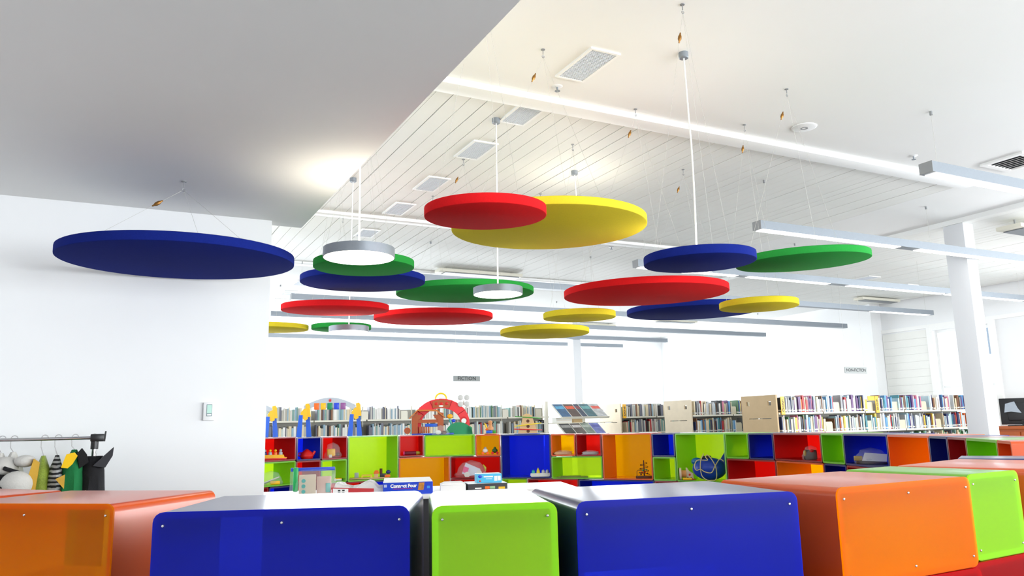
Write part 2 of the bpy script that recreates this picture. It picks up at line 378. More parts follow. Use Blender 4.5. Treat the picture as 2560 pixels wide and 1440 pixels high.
# ------------------------------------------------------------------ linear lights
def linear(y, x0, x1, lit, label, z=3.33, w=.11, h=.085):
    r = thing('linear_light', label, 'light', (x0, y, z), group='suspended aluminium light bars')
    L = x1-x0
    MB().box(.004, L-.004, -w/2, w/2, 0, h).build('housing', M_alu, r, False)
    for a in (0, L-.004): MB().rbox(a, a+.004, -w/2-.002, w/2+.002, -.002, h+.002, .001, 1).build('end_cap', M_alud, r)
    for a, b in lit:
        MB().box(max(a-x0, .01), min(b-x0, L-.01), -w/2+.008, w/2-.008, -.006, 0).build('diffuser', M_glow, r, False)
    n = max(2, int(L/2.4)+1)
    for k in range(n):
        a = .15+(L-.3)*k/(n-1)
        MB().tube([(a, 0, h), (a, 0, HC-z)], .0012, 5).build('wire', M_wire, r)
        MB().cyl((a, 0, HC-z-.03), .012, .03, 10).build('ceiling_fixing', M_alud, r)
linear(3.66, 5.55, 9.9, [(5.6, 9.9)], 'nearest light bar, glowing, cut by the right frame edge')
linear(5.53, 5.63, 13.5, [(5.66, 7.72), (8.05, 11.2), (11.4, 13.4)], 'light bar whose end hangs above the rightmost green disc')
linear(7.5, 5.6, 13.6, [(5.65, 7.2), (7.4, 8.9), (9.3, 11.4), (11.5, 13.5)], 'light bar whose end sticks out left of the small blue disc')
linear(9.24, 3.5, 13.65, [(6.1, 7.7), (12.0, 13.55)], 'light bar running behind the wide green disc')
linear(11.05, 2.25, 13.5, [(2.6, 3.6)], 'light bar ending above the leftmost red disc', z=3.30)
linear(13.0, 2.33, 13.2, [(3.0, 4.5)], 'light bar ending over the cut-off yellow disc')
linear(14.62, 4.4, 11.7, [(5, 6)], 'second farthest faint light bar before the white windows')
linear(16.0, 2.0, 11.4, [(3, 4)], 'farthest faint light bar before the white windows')
# heater boxes under the ceiling
def heater(x0, x1, y, label, z0=3.775, d=.22):
    r = thing('ceiling_heater', label, 'heater', (x0, y, z0), group='flat radiant heaters under the ceiling')
    L = x1-x0
    MB().rbox(0, L, -d/2, d/2, .012, .06, .006).build('casing', M_shelf, r)
    MB().box(.1, L-.05, -d/2+.03, d/2-.03, 0, .012).build('grille', mat('grey_heater_plate', (120, 124, 128), .4, .3), r, False)
    for a in (.15, L-.15): MB().cyl((a, 0, .06), .01, HC-z0-.06, 8).build('bracket', M_alud, r)
heater(4.35, 5.75, 10.75, 'long cream heater above the wide green disc')
heater(8.0, 9.1, 10.75, 'heater end showing right of the largest red disc')
heater(9.7, 10.9, 15.6, 'pale far heater below the upper middle yellow disc')
heater(12.9, 14.0, 10.2, z0=3.72, label= 'slim heater high up near the far right corner')
heater(9.55, 11.4, 5.35, 'white heater box beside the column top', z0=3.66, d=.3)
heater(11.2, 12.4, 14.4, 'faint heater before the white wall right of centre')
# square light grilles in one line
M_egg = mat('eggcrate_grey', (228, 232, 238), .5, var=.02)
def grille(x0, x1, y0, y1, label):
    r = thing('ceiling_grille', label, 'grille', ((x0+x1)/2, (y0+y1)/2, HC), group='line of rectangular ceiling grilles')
    w, d = (x1-x0)/2, (y1-y0)/2
    MB().ring([(-w-.02, -d-.02), (w+.02, -d-.02), (w+.02, d+.02), (-w-.02, d+.02)], [(-w, -d), (w, -d), (w, d), (-w, d)], -.012, 0, 'z').build('frame', M_trim, r, False)
    m = MB()
    for k in range(1, 12): x = -w+2*w*k/12; m.box(x-.0015, x+.0015, -d, d, -.010, -.0005)
    for k in range(1, 24): y = -d+2*d*k/24; m.box(-w, w, y-.0015, y+.0015, -.010, -.0005)
    m.build('eggcrate', M_egg, r, False)
    MB().box(-w, w, -d, d, -.003, -.0005).build('backing', mat('grey_grille_backing', (222, 226, 232), .7), r, False)
gy = [(3.90, 4.32, 'nearest ceiling grille, in the flat plaster ceiling'), (4.86, 5.21, 'ceiling grille touching the first beam'), (5.70, 6.10, 'ceiling grille between the first beam and the brass hook'),
      (6.74, 7.16, 'third boarded-ceiling grille counted from the first beam'), (7.70, 8.14, 'ceiling grille just before the second beam'), (8.92, 9.27, 'ceiling grille behind the cable of the nearest round lamp'),
      (12.5, 12.9, 'first faint grille on the overexposed far ceiling'), (13.5, 13.9, 'second faint grille on the overexposed far ceiling'), (14.4, 14.8, 'third faint grille on the overexposed far ceiling')]
for a, b_, l in gy: grille(2.66, 2.85, a, b_, l)
grille(6.55, 6.8, 12.9, 13.4, 'faint grille on the far ceiling above the upper middle yellow disc')
HC -= .06
grille(11.2, 11.45, 8.6, 9.2, 'grille right of the rightmost green disc in the boarded ceiling')
grille(12.6, 12.85, 8.9, 9.5, 'farther grille in the boarded ceiling near the column')
HC += .06
# louvred air vent, speaker, sprinklers
r = thing('air_vent', 'louvred square air vent above the nearest light bar', 'vent', (7.62, 4.12, HC))
MB().ring([(-.24, -.2), (.24, -.2), (.24, .2), (-.24, .2)], [(-.19, -.15), (.19, -.15), (.19, .15), (-.19, .15)], -.02, 0, 'z').build('frame', M_trim, r, False)
MB().box(-.19, .19, -.15, .15, -.003, 0).build('duct', mat('dark_duct', (112, 114, 118), .8), r, False)
for k in range(7):
    x = -.165+k*.055
    MB().prism([(x-.022, -.016), (x-.018, -.018), (x+.022, -.005), (x+.018, -.003)], -.15, .15, 'y').build('louvre', M_trim, r, False)
r = thing('ceiling_speaker', 'flat round ceiling speaker near the rightmost hook', 'speaker', (5.02, 4.32, HC))
MB().lathe([(0, -.012), (.085, -.012), (.1, -.006), (.1, 0), (0, 0)], 32).build('cover', M_white, r)
MB().ring([(.03*math.cos(a), .03*math.sin(a)) for a in np.linspace(0, 6.283, 24, endpoint=False)], [(.02*math.cos(a), .02*math.sin(a)) for a in np.linspace(0, 6.283, 24, endpoint=False)], -.014, -.012, 'z').build('badge_ring', M_alud, r)
def sprinkler(x, y, label):
    r = thing('sprinkler', label, 'sprinkler', (x, y, HC), group='ceiling sprinkler heads')
    MB().lathe([(0, -.006), (.03, -.006), (.04, 0), (0, 0)], 20).build('rose', M_white, r)
    MB().lathe([(.006, -.006), (.006, -.03), (.02, -.034), (.02, -.037), (0, -.037)], 14).build('deflector', M_alu, r)
    MB().cyl((0, 0, -.028), .0045, .02, 8).build('red_bulb', mat('red_bulb', (190, 30, 40), .2), r)
sprinkler(2.746, 4.487, 'sprinkler head right below the nearest ceiling grille')
sprinkler(6.544, 4.42, 'sprinkler head left of the louvred air vent')
sprinkler(6.05, 8.62, 'sprinkler head above the small blue disc')
HC -= .06
sprinkler(11.6, 9.3, 'sprinkler head near the far right corner of the ceiling')
HC += .06
# hanging signs
M_sign = mat('pale_grey_sign', (150, 154, 152), .5, var=.01)
M_ink = mat('dark_grey_lettering', (52, 55, 57), .6, var=.02)
def sign(px0, py0, px1, py1, Y, body, size, label):
    a, b_ = onY(px0, py0, Y), onY(px1, py1, Y); w = b_.x-a.x; h = max(.09, .13)
    c = ((a.x+b_.x)/2, Y, (a.z+b_.z)/2)
    r = thing('hanging_sign', label, 'sign', c)
    MB().rbox(-w/2, w/2, -.006, .006, -h/2*.75, h/2*.75, .003, 1).build('board', M_sign, r)
    text(body, size, M_ink, r, (0, -.0068, 0), (R_(90), 0, 0), bold=.0012)
    for s in (-1, 1): MB().tube([(s*w*.4, 0, h/2*.75), (s*w*.4, 0, HC-c[2])], .0012, 5).build('wire', M_wire, r)
sign(1133, 941, 1200, 952, 13.5, 'FICTION', .098, 'hanging sign reading FICTION above the left bookcase')
sign(2111, 920, 2167, 931, 8.7, 'NON-FICTION', .07, 'hanging sign reading NON-FICTION above the right bookcase')
# thermostat on the partition
r = thing('thermostat', 'white wall thermostat with green display on the partition', 'thermostat', (.580, YW, 1.612))
MB().rbox(-.034, .034, -.022, 0, -.055, .055, .005).build('case', M_white, r)
MB().rbox(-.016, .016, -.0235, -.022, -.03, .042, .001, 1).build('bezel', mat('grey_bezel', (120, 140, 146), .4), r)
MB().box(-.0135, .0135, -.0245, -.0235, -.012, .039).build('display', mat('green_lcd', (172, 214, 200), .3), r, False)
MB().rbox(-.012, .012, -.0245, -.0235, -.026, -.017, .0004, 1).build('button', M_white, r)
# ------------------------------------------------------------------ coloured toy boxes
UH = .29
def toy_box(cx, cy, ang, Wd, H, D, ztop, col, label, near=False, group=None, screws=True):
    r = thing('toy_box', label, 'storage box', (cx, cy, ztop-H), ang, group or ('coloured boxes of the near curve' if near else 'coloured boxes of the far curve'))
    t = .018; n = 4
    outer = rrect(Wd-.004, H-.003, .026 if near else .018, n, 0, H/2); inner = rrect(Wd-2*t, H-2*t, .006, n, 0, H/2)
    MB().ring(outer, inner, 0, D, 'y').build('body', M_body[col], r)
    if near: MB().ring(rrect(Wd-.005, H-.004, .0255, n, 0, H/2), rrect(Wd-2*t-.001, H-2*t-.001, .006, n, 0, H/2), -.0004, .001, 'y').build('edge_band', M_edge[col], r)
    y0, y1 = (-.0065, -.0005) if near else (D+.0005, D+.0065)
    pn = MB().prism(rrect(Wd-.003, H-.002, .026 if near else .018, n, 0, H/2), y0, y1, 'y').build('back_panel', M_pane[col], r)
    if near:
        k = 3 if Wd > .5 else 2
        for zz in (.035, H-.035):
            for i in range(k):
                x = -Wd/2+.028+(Wd-.056)*i/(k-1)
                MB().lathe([(0, -.004), (.003, -.0035), (.0045, -.001), (.0045, 0), (0, 0)], 10, (x, -.006, zz), 'y').build('screw', M_steel, pn)
    return r
def nb(cx, cy, deg, Wd, col, z, label, D=.48):
    return toy_box(cx, cy, R_(deg), Wd, UH, D, z, col, label, True)
ZT = 1.28
nb(-.192, 2.913, -42.7, .66, 'orange', ZT, 'orange box at the lower left corner, beside the dark blue box')
nb(-.667, 3.46, -56, .55, 'orange', ZT, 'orange box behind the lower left orange one, only its top showing')
nb(.430, 2.140, -25.2, .66, 'blue', ZT+.003, 'wide dark blue box between the left orange and the lime box')
nb(.922, 1.893, -20.3, .33, 'green', ZT+.002, 'narrow lime green box at the bottom centre')
nb(1.449, 1.750, -13.9, .66, 'blue', ZT-.001, 'wide violet blue box right of the lime box')
nb(2.266, 1.688, 1.6, .66, 'orange', ZT-.002, 'bright orange box right of the violet blue box')
nb(2.826, 1.757, 3.6, .33, 'green', ZT-.002, 'lime green box on the right between two orange boxes')
nb(3.392, 1.846, 12, .66, 'orange', ZT-.002, 'orange box cut by the right edge of the picture')
nb(4.005, 2.071, 30, .33, 'blue', ZT-.002, 'grey topped box at the far right edge, next to the cut orange box')
nb(2.12, 1.682, .8, .94, 'red', ZT-.002-UH, 'dark red box under the bright orange box')
nb(2.95, 1.760, 4.5, .70, 'red', ZT-.002-UH, 'dark red box under the right lime green box')
def base_seg(m, a, b, out, D, z):
    a, b, out = Vector(a), Vector(b), Vector(out)
    m.prism([(a.x, a.y), (b.x, b.y), (b.x+out.x*D, b.y+out.y*D), (a.x+out.x*D, a.y+out.y*D)], 0, z, 'z')
mb = MB()
for cx, cy, deg, Wd, zb in ((-.192, 2.913, -42.7, .66, ZT-UH), (-.667, 3.46, -56, .55, ZT-UH), (.430, 2.140, -25.2, .66, ZT+.003-UH), (.922, 1.893, -20.3, .33, ZT+.002-UH), (1.38, 1.767, -13.9, .50, ZT-.001-UH),
                        (2.12, 1.682, .8, .94, ZT-.002-2*UH), (2.95, 1.760, 4.5, .70, ZT-.002-2*UH), (3.59, 1.90, 14, .25, ZT-.002-UH), (4.005, 2.071, 30, .33, ZT-.002-UH)):
    u = Vector((math.cos(R_(deg)), math.sin(R_(deg)), 0)); nn = Vector((-u.y, u.x, 0)); c = Vector((cx, cy, 0))+nn*.02
    base_seg(mb, c-u*(Wd/2-.01), c+u*(Wd/2-.01), nn, .44, zb)
tag(mb.build('display_plinth', mat('dark_laminate_base', (40, 41, 46), .6), None, False), 'grey base under the near curve of boxes, below the frame', 'plinth')
# far curve
CP = [600, 700, 800, 900, 1000, 1150, 1312, 1500, 1650, 1800, 1928, 2046, 2102, 2211, 2314, 2360, 2406, 2482, 2518]
CD = [9.70, 10.05, 10.34, 10.57, 10.73, 10.83, 10.7, 10.4, 10.1, 9.65, 9.1, 8.45, 8.1, 7.4, 6.75, 6.45, 6.1, 5.5, 5.2]
TX = [600, 650, 740, 800, 870, 1000, 1190, 1312, 1500, 1650, 1808, 1930, 2046, 2103, 2213, 2313, 2405, 2480, 2518]
TY = [1094.3, 1093.5, 1092.5, 1091.9, 1090, 1087.5, 1086, 1085.3, 1084, 1083, 1082.5, 1083, 1083, 1083.5, 1086, 1089, 1094, 1099, 1103]
def fd(px): return float(np.interp(px, CP, CD))
def fp(px):
    b_ = bearing(px); d = fd(px); return Vector((d*math.sin(b_), d*math.cos(b_), 0))
def ftop(px): return ondist(px, float(np.interp(px, TX, TY)), fd(px)).z
def mpp(p): return (Vector(p)-Vector((0, 0, ZC))).dot(_f)/F
BOX = {}
def far_box(key, p0, p1, row, span, col, label, D=.42):
    a, b_ = fp(p0), fp(p1); u = (b_-a).normalized(); out = Vector((-u.y, u.x, 0)); mid = (a+b_)/2
    if out.dot(mid) < 0: out = -out
    zt = ftop((p0+p1)/2)-row*UH; Wd = (b_-a).length
    r = toy_box(mid.x, mid.y, math.atan2(u.y, u.x), Wd, UH*span-.001, D, zt, col, label)
    BOX[key] = dict(a=a, b=b_, out=out, z=zt-UH*span+.021, top=zt, p=(p0, p1))
FB = [('A', 610, 741.5, 0, 1, 'red', 'red box at the left end of the top row, holding the peg bench'),
 ('A1', 610, 741.5, 1, 1, 'green', 'green box with a bag of white sticks under the leftmost red box'),
 ('A2', 600, 676, 2, 1, 'red', 'leftmost red box of the third row'), ('A3', 677, 741, 2, 1, 'blue', 'third row blue box left of the zip bag'),
 ('B', 742.5, 804, 0, 1, 'blue', 'small blue box holding the red plastic teapot'), ('B1', 742.5, 803.5, 1, 1, 'red', 'empty red box below the small blue teapot box'),
 ('B2', 742, 804, 2, 1, 'red', 'third row red box behind the zip bag'),
 ('C', 805, 869.5, 0, 1, 'red', 'pale rimmed red box holding a bagged yellow toy'), ('C1', 804.5, 869, 1, 1, 'green', 'small green box with a thin yellow book'),
 ('C2', 805, 934, 2, 1, 'red', 'third row red box behind the white plastic bag'), ('D2', 935, 996, 2, 1, 'blue', 'third row blue box behind the wide board game'),
 ('D', 870.5, 996.5, 0, 2, 'green', 'large square green box with the wooden train'), ('E', 997.5, 1060, 0, 1, 'red', 'small red box under the left end of the toy barn'),
 ('Fg', 1061, 1187, 0, 1, 'green', 'wide empty lime box under the toy barn'), ('G', 1188, 1250, 0, 1, 'orange', 'small orange box holding two wheeled toys'),
 ('E1', 997.5, 1124, 1, 2, 'orange', 'big empty amber box behind the wide board game'), ('G1', 1125, 1250, 1, 1, 'red', 'wide red box with the pink and white bagged toy'),
 ('G2', 1125, 1250, 2, 1, 'red', 'third row red box behind the light blue game box'),
 ('H', 1251, 1374.5, 0, 2, 'blue', 'large square blue box holding the white toy boat'), ('H2', 1252, 1314, 2, 1, 'green', 'third row green box below the large blue box'),
 ('I2', 1315, 1440.5, 2, 1, 'red', 'third row red box right of the small green one'), ('K2', 1441.5, 1627.5, 2, 1, 'blue', 'long blue box of the third row'),
 ('L2', 1628.5, 1690, 2, 1, 'red', 'rightmost red box of the third row'),
 ('I', 1375.5, 1436.5, 0, 1, 'orange', 'small orange box right of the large blue box'), ('J', 1437.5, 1501, 0, 1, 'red', 'small red box left of the large amber box'),
 ('J1', 1375.5, 1501.5, 1, 1, 'green', 'wide green box with flat puzzles, second row'), ('K', 1502.5, 1626, 0, 2, 'orange', 'large square amber box holding the bead maze'),
 ('L', 1626.5, 1683.5, 0, 1, 'blue', 'small empty blue box right of the large amber box'), ('M', 1626.5, 1684, 1, 1, 'green', 'small empty green box of the second row'),
 ('N', 1684.5, 1808.5, 0, 2, 'green', 'large square green box holding the blue whale'), ('O', 1809, 1866, 0, 1, 'green', 'small empty green box right of the whale box'),
 ('P', 1866.5, 1928.5, 0, 1, 'blue', 'small empty blue box left of the wide red one'), ('O1', 1810, 1931, 1, 1, 'red', 'wide empty red box of the second row on the right'),
 ('Q', 1929, 2046.5, 0, 1, 'red', 'wide red box with a bagged dark toy'), ('Q1', 1931.5, 2049, 1, 1, 'orange', 'orange box with a dark plastic bundle, second row'),
 ('R', 2047, 2102, 0, 1, 'green', 'small empty green box right of the wide red one'), ('R1', 2049.5, 2104, 1, 1, 'blue', 'small blue box of the second row on the right'),
 ('S', 2102.5, 2211.5, 0, 1, 'blue', 'wide dark blue box with a bag of papers'), ('S1', 2104.5, 2211.5, 1, 1, 'red', 'dark red box under the bag of papers'),
 ('T', 2212, 2314, 0, 2, 'orange', 'tall deep orange box on the right of the far curve'), ('U', 2314.5, 2360, 0, 1, 'blue', 'narrow dark blue box after the tall orange one'),
 ('V', 2360.5, 2406, 0, 1, 'red', 'narrow dark red box holding a white lantern'), ('Wg', 2406.5, 2482, 0, 1, 'green', 'shaded green box near the right end of the far curve'),
 ('Xo', 2482.5, 2518, 0, 1, 'orange', 'last orange box at the right end of the far curve')]
for k in FB: far_box(*k)
mb = MB()
xs = [610, 676.5, 741.8, 804.3, 869.7, 934.5, 997, 1124.5, 1250.5, 1314.5, 1441, 1500, 1560, 1628, 1690, 1750, 1809, 1870, 1931, 1990, 2049, 2104, 2160, 2211.8, 2260, 2314.2, 2360.2, 2406.2, 2450, 2482.2, 2517]
for p0, p1 in zip(xs, xs[1:]):
    a, b_ = fp(p0+.5), fp(p1-.5); u = (b_-a).normalized(); out = Vector((-u.y, u.x, 0))
    if out.dot(a) < 0: out = -out
    rows = 3 if p1 <= 1690 else (2 if p1 <= 2315 else 1)
    z = min(ftop(p0), ftop(p1))-rows*UH-.006
    base_seg(mb, a+out*.02, b_+out*.02, out, .38, z)
tag(mb.build('display_plinth', mat('dark_laminate_base', (40, 41, 46), .6), None, False), 'grey base under the far curve of boxes, out of sight', 'plinth')
# ------------------------------------------------------------------ placing toys
def in_box(key, px, depth=.1):
    B = BOX[key]; d = ray(px, hor(px)); d2 = Vector((d.x, d.y, 0)).normalized()
    a = B['a']+B['out']*depth; u = (B['b']-B['a']).normalized()
    # ray d2*t meets line a+u*s
    den = d2.x*u.y-d2.y*u.x; t = (a.x*u.y-a.y*u.x)/den
    p = d2*t; p.z = B['z']; return p, -math.atan2(d2.x, d2.y)
def on_top(key, px, depth=.12):
    p, rz = in_box(key, px, depth); p.z = BOX[key]['top']-.0005; return p, rz
def toy(name, label, cat, pr, group=None): return thing(name, label, cat, tuple(pr[0]), pr[1], group)
def C(name, rgb, rough=.35, **k): return mat(name, rgb, rough, **k)
c_yel, c_red, c_blu, c_grn, c_org, c_wht, c_brn, c_pnk = (C('yellow_plastic', (250, 190, 20)), C('red_plastic', (214, 24, 24)), C('blue_plastic', (28, 96, 214)), C('green_plastic', (22, 140, 90)), C('orange_plastic', (246, 110, 24)), C('cream_plastic', (238, 236, 226)), C('brown_plastic', (176, 86, 44)), C('pink_plastic', (246, 70, 140)))
c_wood, c_dkw, c_gry, c_teal, c_purp, c_nvy = C('pale_wood', (214, 178, 128), .6), C('dark_wood', (92, 52, 30), .6), C('grey_plastic', (176, 180, 184)), C('teal_plastic', (50, 170, 160)), C('purple_plastic', (150, 90, 150)), C('navy_plastic', (30, 40, 110))
M_paper = mat('white_paper', (244, 244, 242), .7, var=.01)
def bag(r, w, h, d=.12, seed=1, mt=None, name='plastic_bag', base=0):
    q = random.Random(seed); m = MB(); n, k = 14, 7; prof = []
    for i in range(n):
        a = 2*math.pi*i/n
        for j in range(k+1):
            t = j/k; rad = (1-.55*t**1.5)*(.5 if j else .42)*q.uniform(.88, 1.08)
            if j == k: rad = .02
            m.v.append((w*rad*math.cos(a), d*rad*math.sin(a)*1.0, base+h*t*q.uniform(.96, 1)))
    for i in range(n):
        j2 = (i+1) % n
        for j in range(k): m.f.append((i*(k+1)+j, j2*(k+1)+j, j2*(k+1)+j+1, i*(k+1)+j+1))
    m.f.append(tuple(i*(k+1) for i in range(n))[::-1]); m.f.append(tuple(i*(k+1)+k for i in range(n)))
    return m.build(name, mt or M_bag, r)
# -- baby gyms standing on top
def baby_gym(px, wpx, hpx, key, label, half=False):
    pr = on_top(key, px, .16); s = mpp(pr[0]); w, h = wpx*s, hpx*s; r = toy('baby_gym', label, 'toy arch', pr)
    for sx in ((-1, 1) if not half else (1,)):
        X = sx*w*.352
        for q in (-1, 1):
            xt, xb = X+q*w*.046, X+q*w*.068; m = MB()
            m.prism([(xb-w*.036, 0), (xb+w*.036, 0), (xt+w*.026, h*.56), (xt-w*.026, h*.56)], -.012+q*.03, .018+q*.03).build('leg', c_blu, r)
        m = MB().prism([(X+w*.028, h*.50), (X+w*.09, h*.52), (X+w*.075, h*.80), (X+w*.055, h*.86), (X+w*.01, h*.84)], -.03, .05)
        m.prism([(X-w*.05, h*.62), (X-w*.01, h*.72), (X+w*.035, h*.74), (X+w*.05, h*.46), (X+w*.01, h*.42), (X-w*.035, h*.50)], -.035, .045)
        m.build('joint', c_yel, r)
    n = 16; a0, a1 = (-1, 1) if not half else (.15, 1); out, inn = [], []
    for i in range(n+1):
        t = a0+(a1-a0)*i/n; z = h*(.80+.20*math.cos(t*math.pi/2)); out.append((t*w*.36, z)); inn.append((t*w*.36, z-h*(.26 if abs(t) < .55 else .14)))
    MB().prism(out+inn[::-1], -.025, .03).build('arch', C('translucent_white_plastic', (186, 193, 202), .3), r)
    if not half:
        for i, c in enumerate((c_org, c_yel, c_grn, C('royal_blue_plastic', (36, 70, 210)), c_purp)):
            x = (-.185+i*.092)*w
            MB().rbox(x-w*.036, x+w*.036, -.032, -.025, h*.69, h*.86, .004).build('key', c, r)
        st = [(w*.028*(1 if i % 2 == 0 else .5)*math.sin(i*math.pi/5), h*.925+w*.028*(1 if i % 2 == 0 else .5)*math.cos(i*math.pi/5)) for i in range(10)]
        MB().prism(st, -.031, -.025).build('star', c_red, r)
baby_gym(824, 176, 97, 'D', 'white arch baby gym with five coloured keys on blue legs')
baby_gym(612, 176, 92, 'A', 'second baby gym on blue legs, cut by the partition corner', True)
# -- toy barn
pr = on_top('Fg', 1095, .16); s = mpp(pr[0]); r = toy('toy_barn', 'red arched toy barn with yellow handle, windmill and green hill', 'toy barn', pr)
P = lambda x, y: ((x-1095)*s, (1086-y)*s)
out, inn = [], []
for i in range(17):
    a = math.pi*(1-i/16); out.append(P(1103+69*math.cos(a)*(1.04), 1060-64*math.sin(a))); inn.append(P(1103+50*math.cos(a), 1060-40*math.sin(a)))
out = [P(1034, 1082)]+out+[P(1174, 1066)]; inn = [P(1052, 1082)]+inn+[P(1158, 1066)]
MB().prism(out+inn[::-1], .02, .075).build('arch', C('coral_red_plastic', (236, 52, 58)), r)
for i in (3, 6, 10, 13):
    a = math.pi*(1-i/16); p0, p1 = P(1103+70*math.cos(a)*1.04, 1060-63*math.sin(a)), P(1103+51*math.cos(a), 1060-41*math.sin(a))
    MB().tube([(p0[0], .018, p0[1]), (p1[0], .018, p1[1])], .004, 5).build('rib', C('dark_red_plastic', (170, 24, 34)), r)
MB().prism([P(1082, 1019), P(1125, 1019), P(1125, 1003), P(1103, 998), P(1082, 1003)], .008, .022).build('gable_sign', c_brn, r)
MB().ball((P(1103, 1015)[0], .006, P(1103, 1015)[1]), 6*s, .003, 2.4*s).build('badge', c_wht, r)
for i, x in enumerate((1091, 1104, 1117)): MB().ball((P(x, 1009)[0], .006, P(x, 1009)[1]), 4.5*s, .003, 3.5*s).build('sign_picture', c_red, r)
hh = [(P(1103+14*math.cos(a), 997-14*math.sin(a))) for a in np.linspace(0, math.pi, 12)]
MB().tube([(x, .045, z) for x, z in hh], 2.2*s, 8).build('handle', C('bright_yellow_plastic', (252, 214, 30)), r)
MB().ring([P(1160+9*math.cos(a), 1053-11*math.sin(a)) for a in np.linspace(0, 6.283, 20, endpoint=False)], [P(1160+6.5*math.cos(a), 1053-8.5*math.sin(a)) for a in np.linspace(0, 6.283, 20, endpoint=False)], .012, .02).build('window_ring', c_red, r)
MB().cyl((P(1160, 1053)[0], .014, P(1160, 1053)[1]), 6.5*s, .005, 20, 'y').build('window_pane', M_paper, r)
for dx, dy in ((-8, -8), (8, -8), (-8, 8), (8, 8)):
    p = P(1160+dx, 1003+dy); MB().ball((p[0], .0, p[1]), 7*s, .008, 7*s).build('windmill_sail', C('greyed_white_plastic', (206, 205, 200)), r)  # sails in an even grey so they stand out from the white behind
MB().tube([(P(1160, 1003)[0], -.002, P(1160, 1003)[1]), (P(1160, 1003)[0], .04, P(1160, 1012)[1])], 2*s, 8).build('windmill_hub', c_wht, r)
# barn front
for x0, x1 in ((1030, 1045), (1094, 1109)): MB().prism([P(x0, 1082), P(x1, 1082), P(x1, 1032 if x0 > 1050 else 1029), P(x0, 1029 if x0 > 1050 else 1042)], -.05, .0).build('barn_post', c_brn, r)
MB().prism([P(1042, 1056), P(1096, 1056), P(1096, 1048), P(1042, 1048)], -.045, -.005).build('barn_beam', c_brn, r)
MB().prism([P(1045, 1036), P(1057, 1036), P(1047, 1050), P(1043, 1050)], -.045, -.01).build('brace', c_brn, r)
MB().prism([P(1082, 1036), P(1094, 1036), P(1096, 1050), P(1092, 1050)], -.045, -.01).build('brace', c_brn, r)
MB().prism([P(1025, 1045), P(1045, 1026), P(1092, 1028), P(1113, 1046), P(1113, 1043), P(1093, 1024), P(1044, 1023), P(1023, 1044)], -.07, .02).build('barn_roof', C('orange_brown_plastic', (206, 116, 44)), r)
MB().rbox(P(1048, 0)[0], P(1092, 0)[0], -.06, .0, P(0, 1027)[1], P(0, 1024)[1], .003).build('roof_ridge', c_yel, r)
for i in range(5):
    x = 1048+i*5.4; MB().rbox(P(x, 0)[0], P(x+4, 0)[0], -.065, -.05, P(0, 1081)[1], P(0, 1065)[1], .003).build('picket', c_brn, r)
MB().rbox(P(1063, 0)[0], P(1094, 0)[0], -.03, .01, P(0, 1066)[1], P(0, 1058)[1], .004).build('trough', c_blu, r)
MB().rbox(P(1030, 0)[0], P(1134, 0)[0], -.10, .08, 0, P(0, 1081.5)[1], .004).build('tray', C('deep_blue_plastic', (24, 72, 190)), r)
MB().prism([P(1112+i, 1086)if False else P(1147+34*math.cos(a), 1086-30*math.sin(a)) for i, a in enumerate(np.linspace(0, math.pi, 16))], -.06, .01).build('hill', c_grn, r)
MB().prism([P(1164, 1086), P(1180, 1086), P(1180, 1070), P(1176, 1067), P(1164, 1067)], -.06, .01).build('hill', c_grn, r)
MB().ball((P(1125, 1041)[0], -.02, P(1125, 1041)[1]), 7.5*s, .015, 6*s).build('flower', C('amber_plastic', (250, 172, 20)), r)
MB().tube([(P(1124, 1047)[0], -.02, P(1124, 1047)[1]), (P(1128, 1060)[0], -.02, P(1128, 1060)[1]), (P(1132, 1075)[0], -.02, P(1132, 1075)[1])], 2.4*s, 8).build('stem', c_teal, r)
MB().ball((P(1134, 1052)[0], -.02, P(1134, 1052)[1]), 5*s, .012, 4*s).build('leaf', C('royal_blue_plastic', (36, 70, 210)), r)
MB().cyl((P(1019, 1074)[0], -.03, P(1019, 1074)[1]), 8*s, .03, 16, 'y').build('wheel', c_brn, r)
pr = on_top('Fg', 1101, .02); r = toy('bagged_animals', 'clear bag of toy animals leaning against the barn', 'toy bag', pr)
bag(r, .26, .13, .07, 3)
MB().ball((-.03, 0, .035), .04, .02, .03).build('toy_cow', c_wht, r); MB().ball((.05, 0, .03), .035, .02, .025).build('toy_horse', c_dkw, r)
# kangaroo toy
pr = on_top('G', 1226, .16); s = mpp(pr[0]); r = toy('figure_toy', 'brown animal figure with a banana on a blue and green base', 'toy', pr)
MB().lathe([(0, 0), (15*s, 0), (17*s, .006), (17*s, .012), (0, .012)], 24).build('wooden_tray', c_wood, r)
MB().rbox(-11*s, 5*s, -.03, .03, .012, .05, .006).build('blue_block', c_blu, r); MB().rbox(6*s, 14*s, -.03, .03, .012, .05, .006).build('green_block', C('grass_green_plastic', (60, 160, 40)), r)
MB().lathe([(.004, .05), (7*s, .06), (7.5*s, .085), (4*s, .12), (5*s, .15), (5.5*s, .175), (.004, .19)], 14).build('figure', C('tan_plastic', (214, 150, 96)), r)
MB().tube([(-7*s, 0, .07), (-10*s, 0, .10), (-12*s, 0, .13), (-15*s, 0, .155)], [.004, .013, .012, .004], 8).build('banana', C('banana_yellow', (244, 200, 30)), r)
MB().ball((-9*s, 0, .065), .022, .018, .018).build('red_flower', c_org, r)
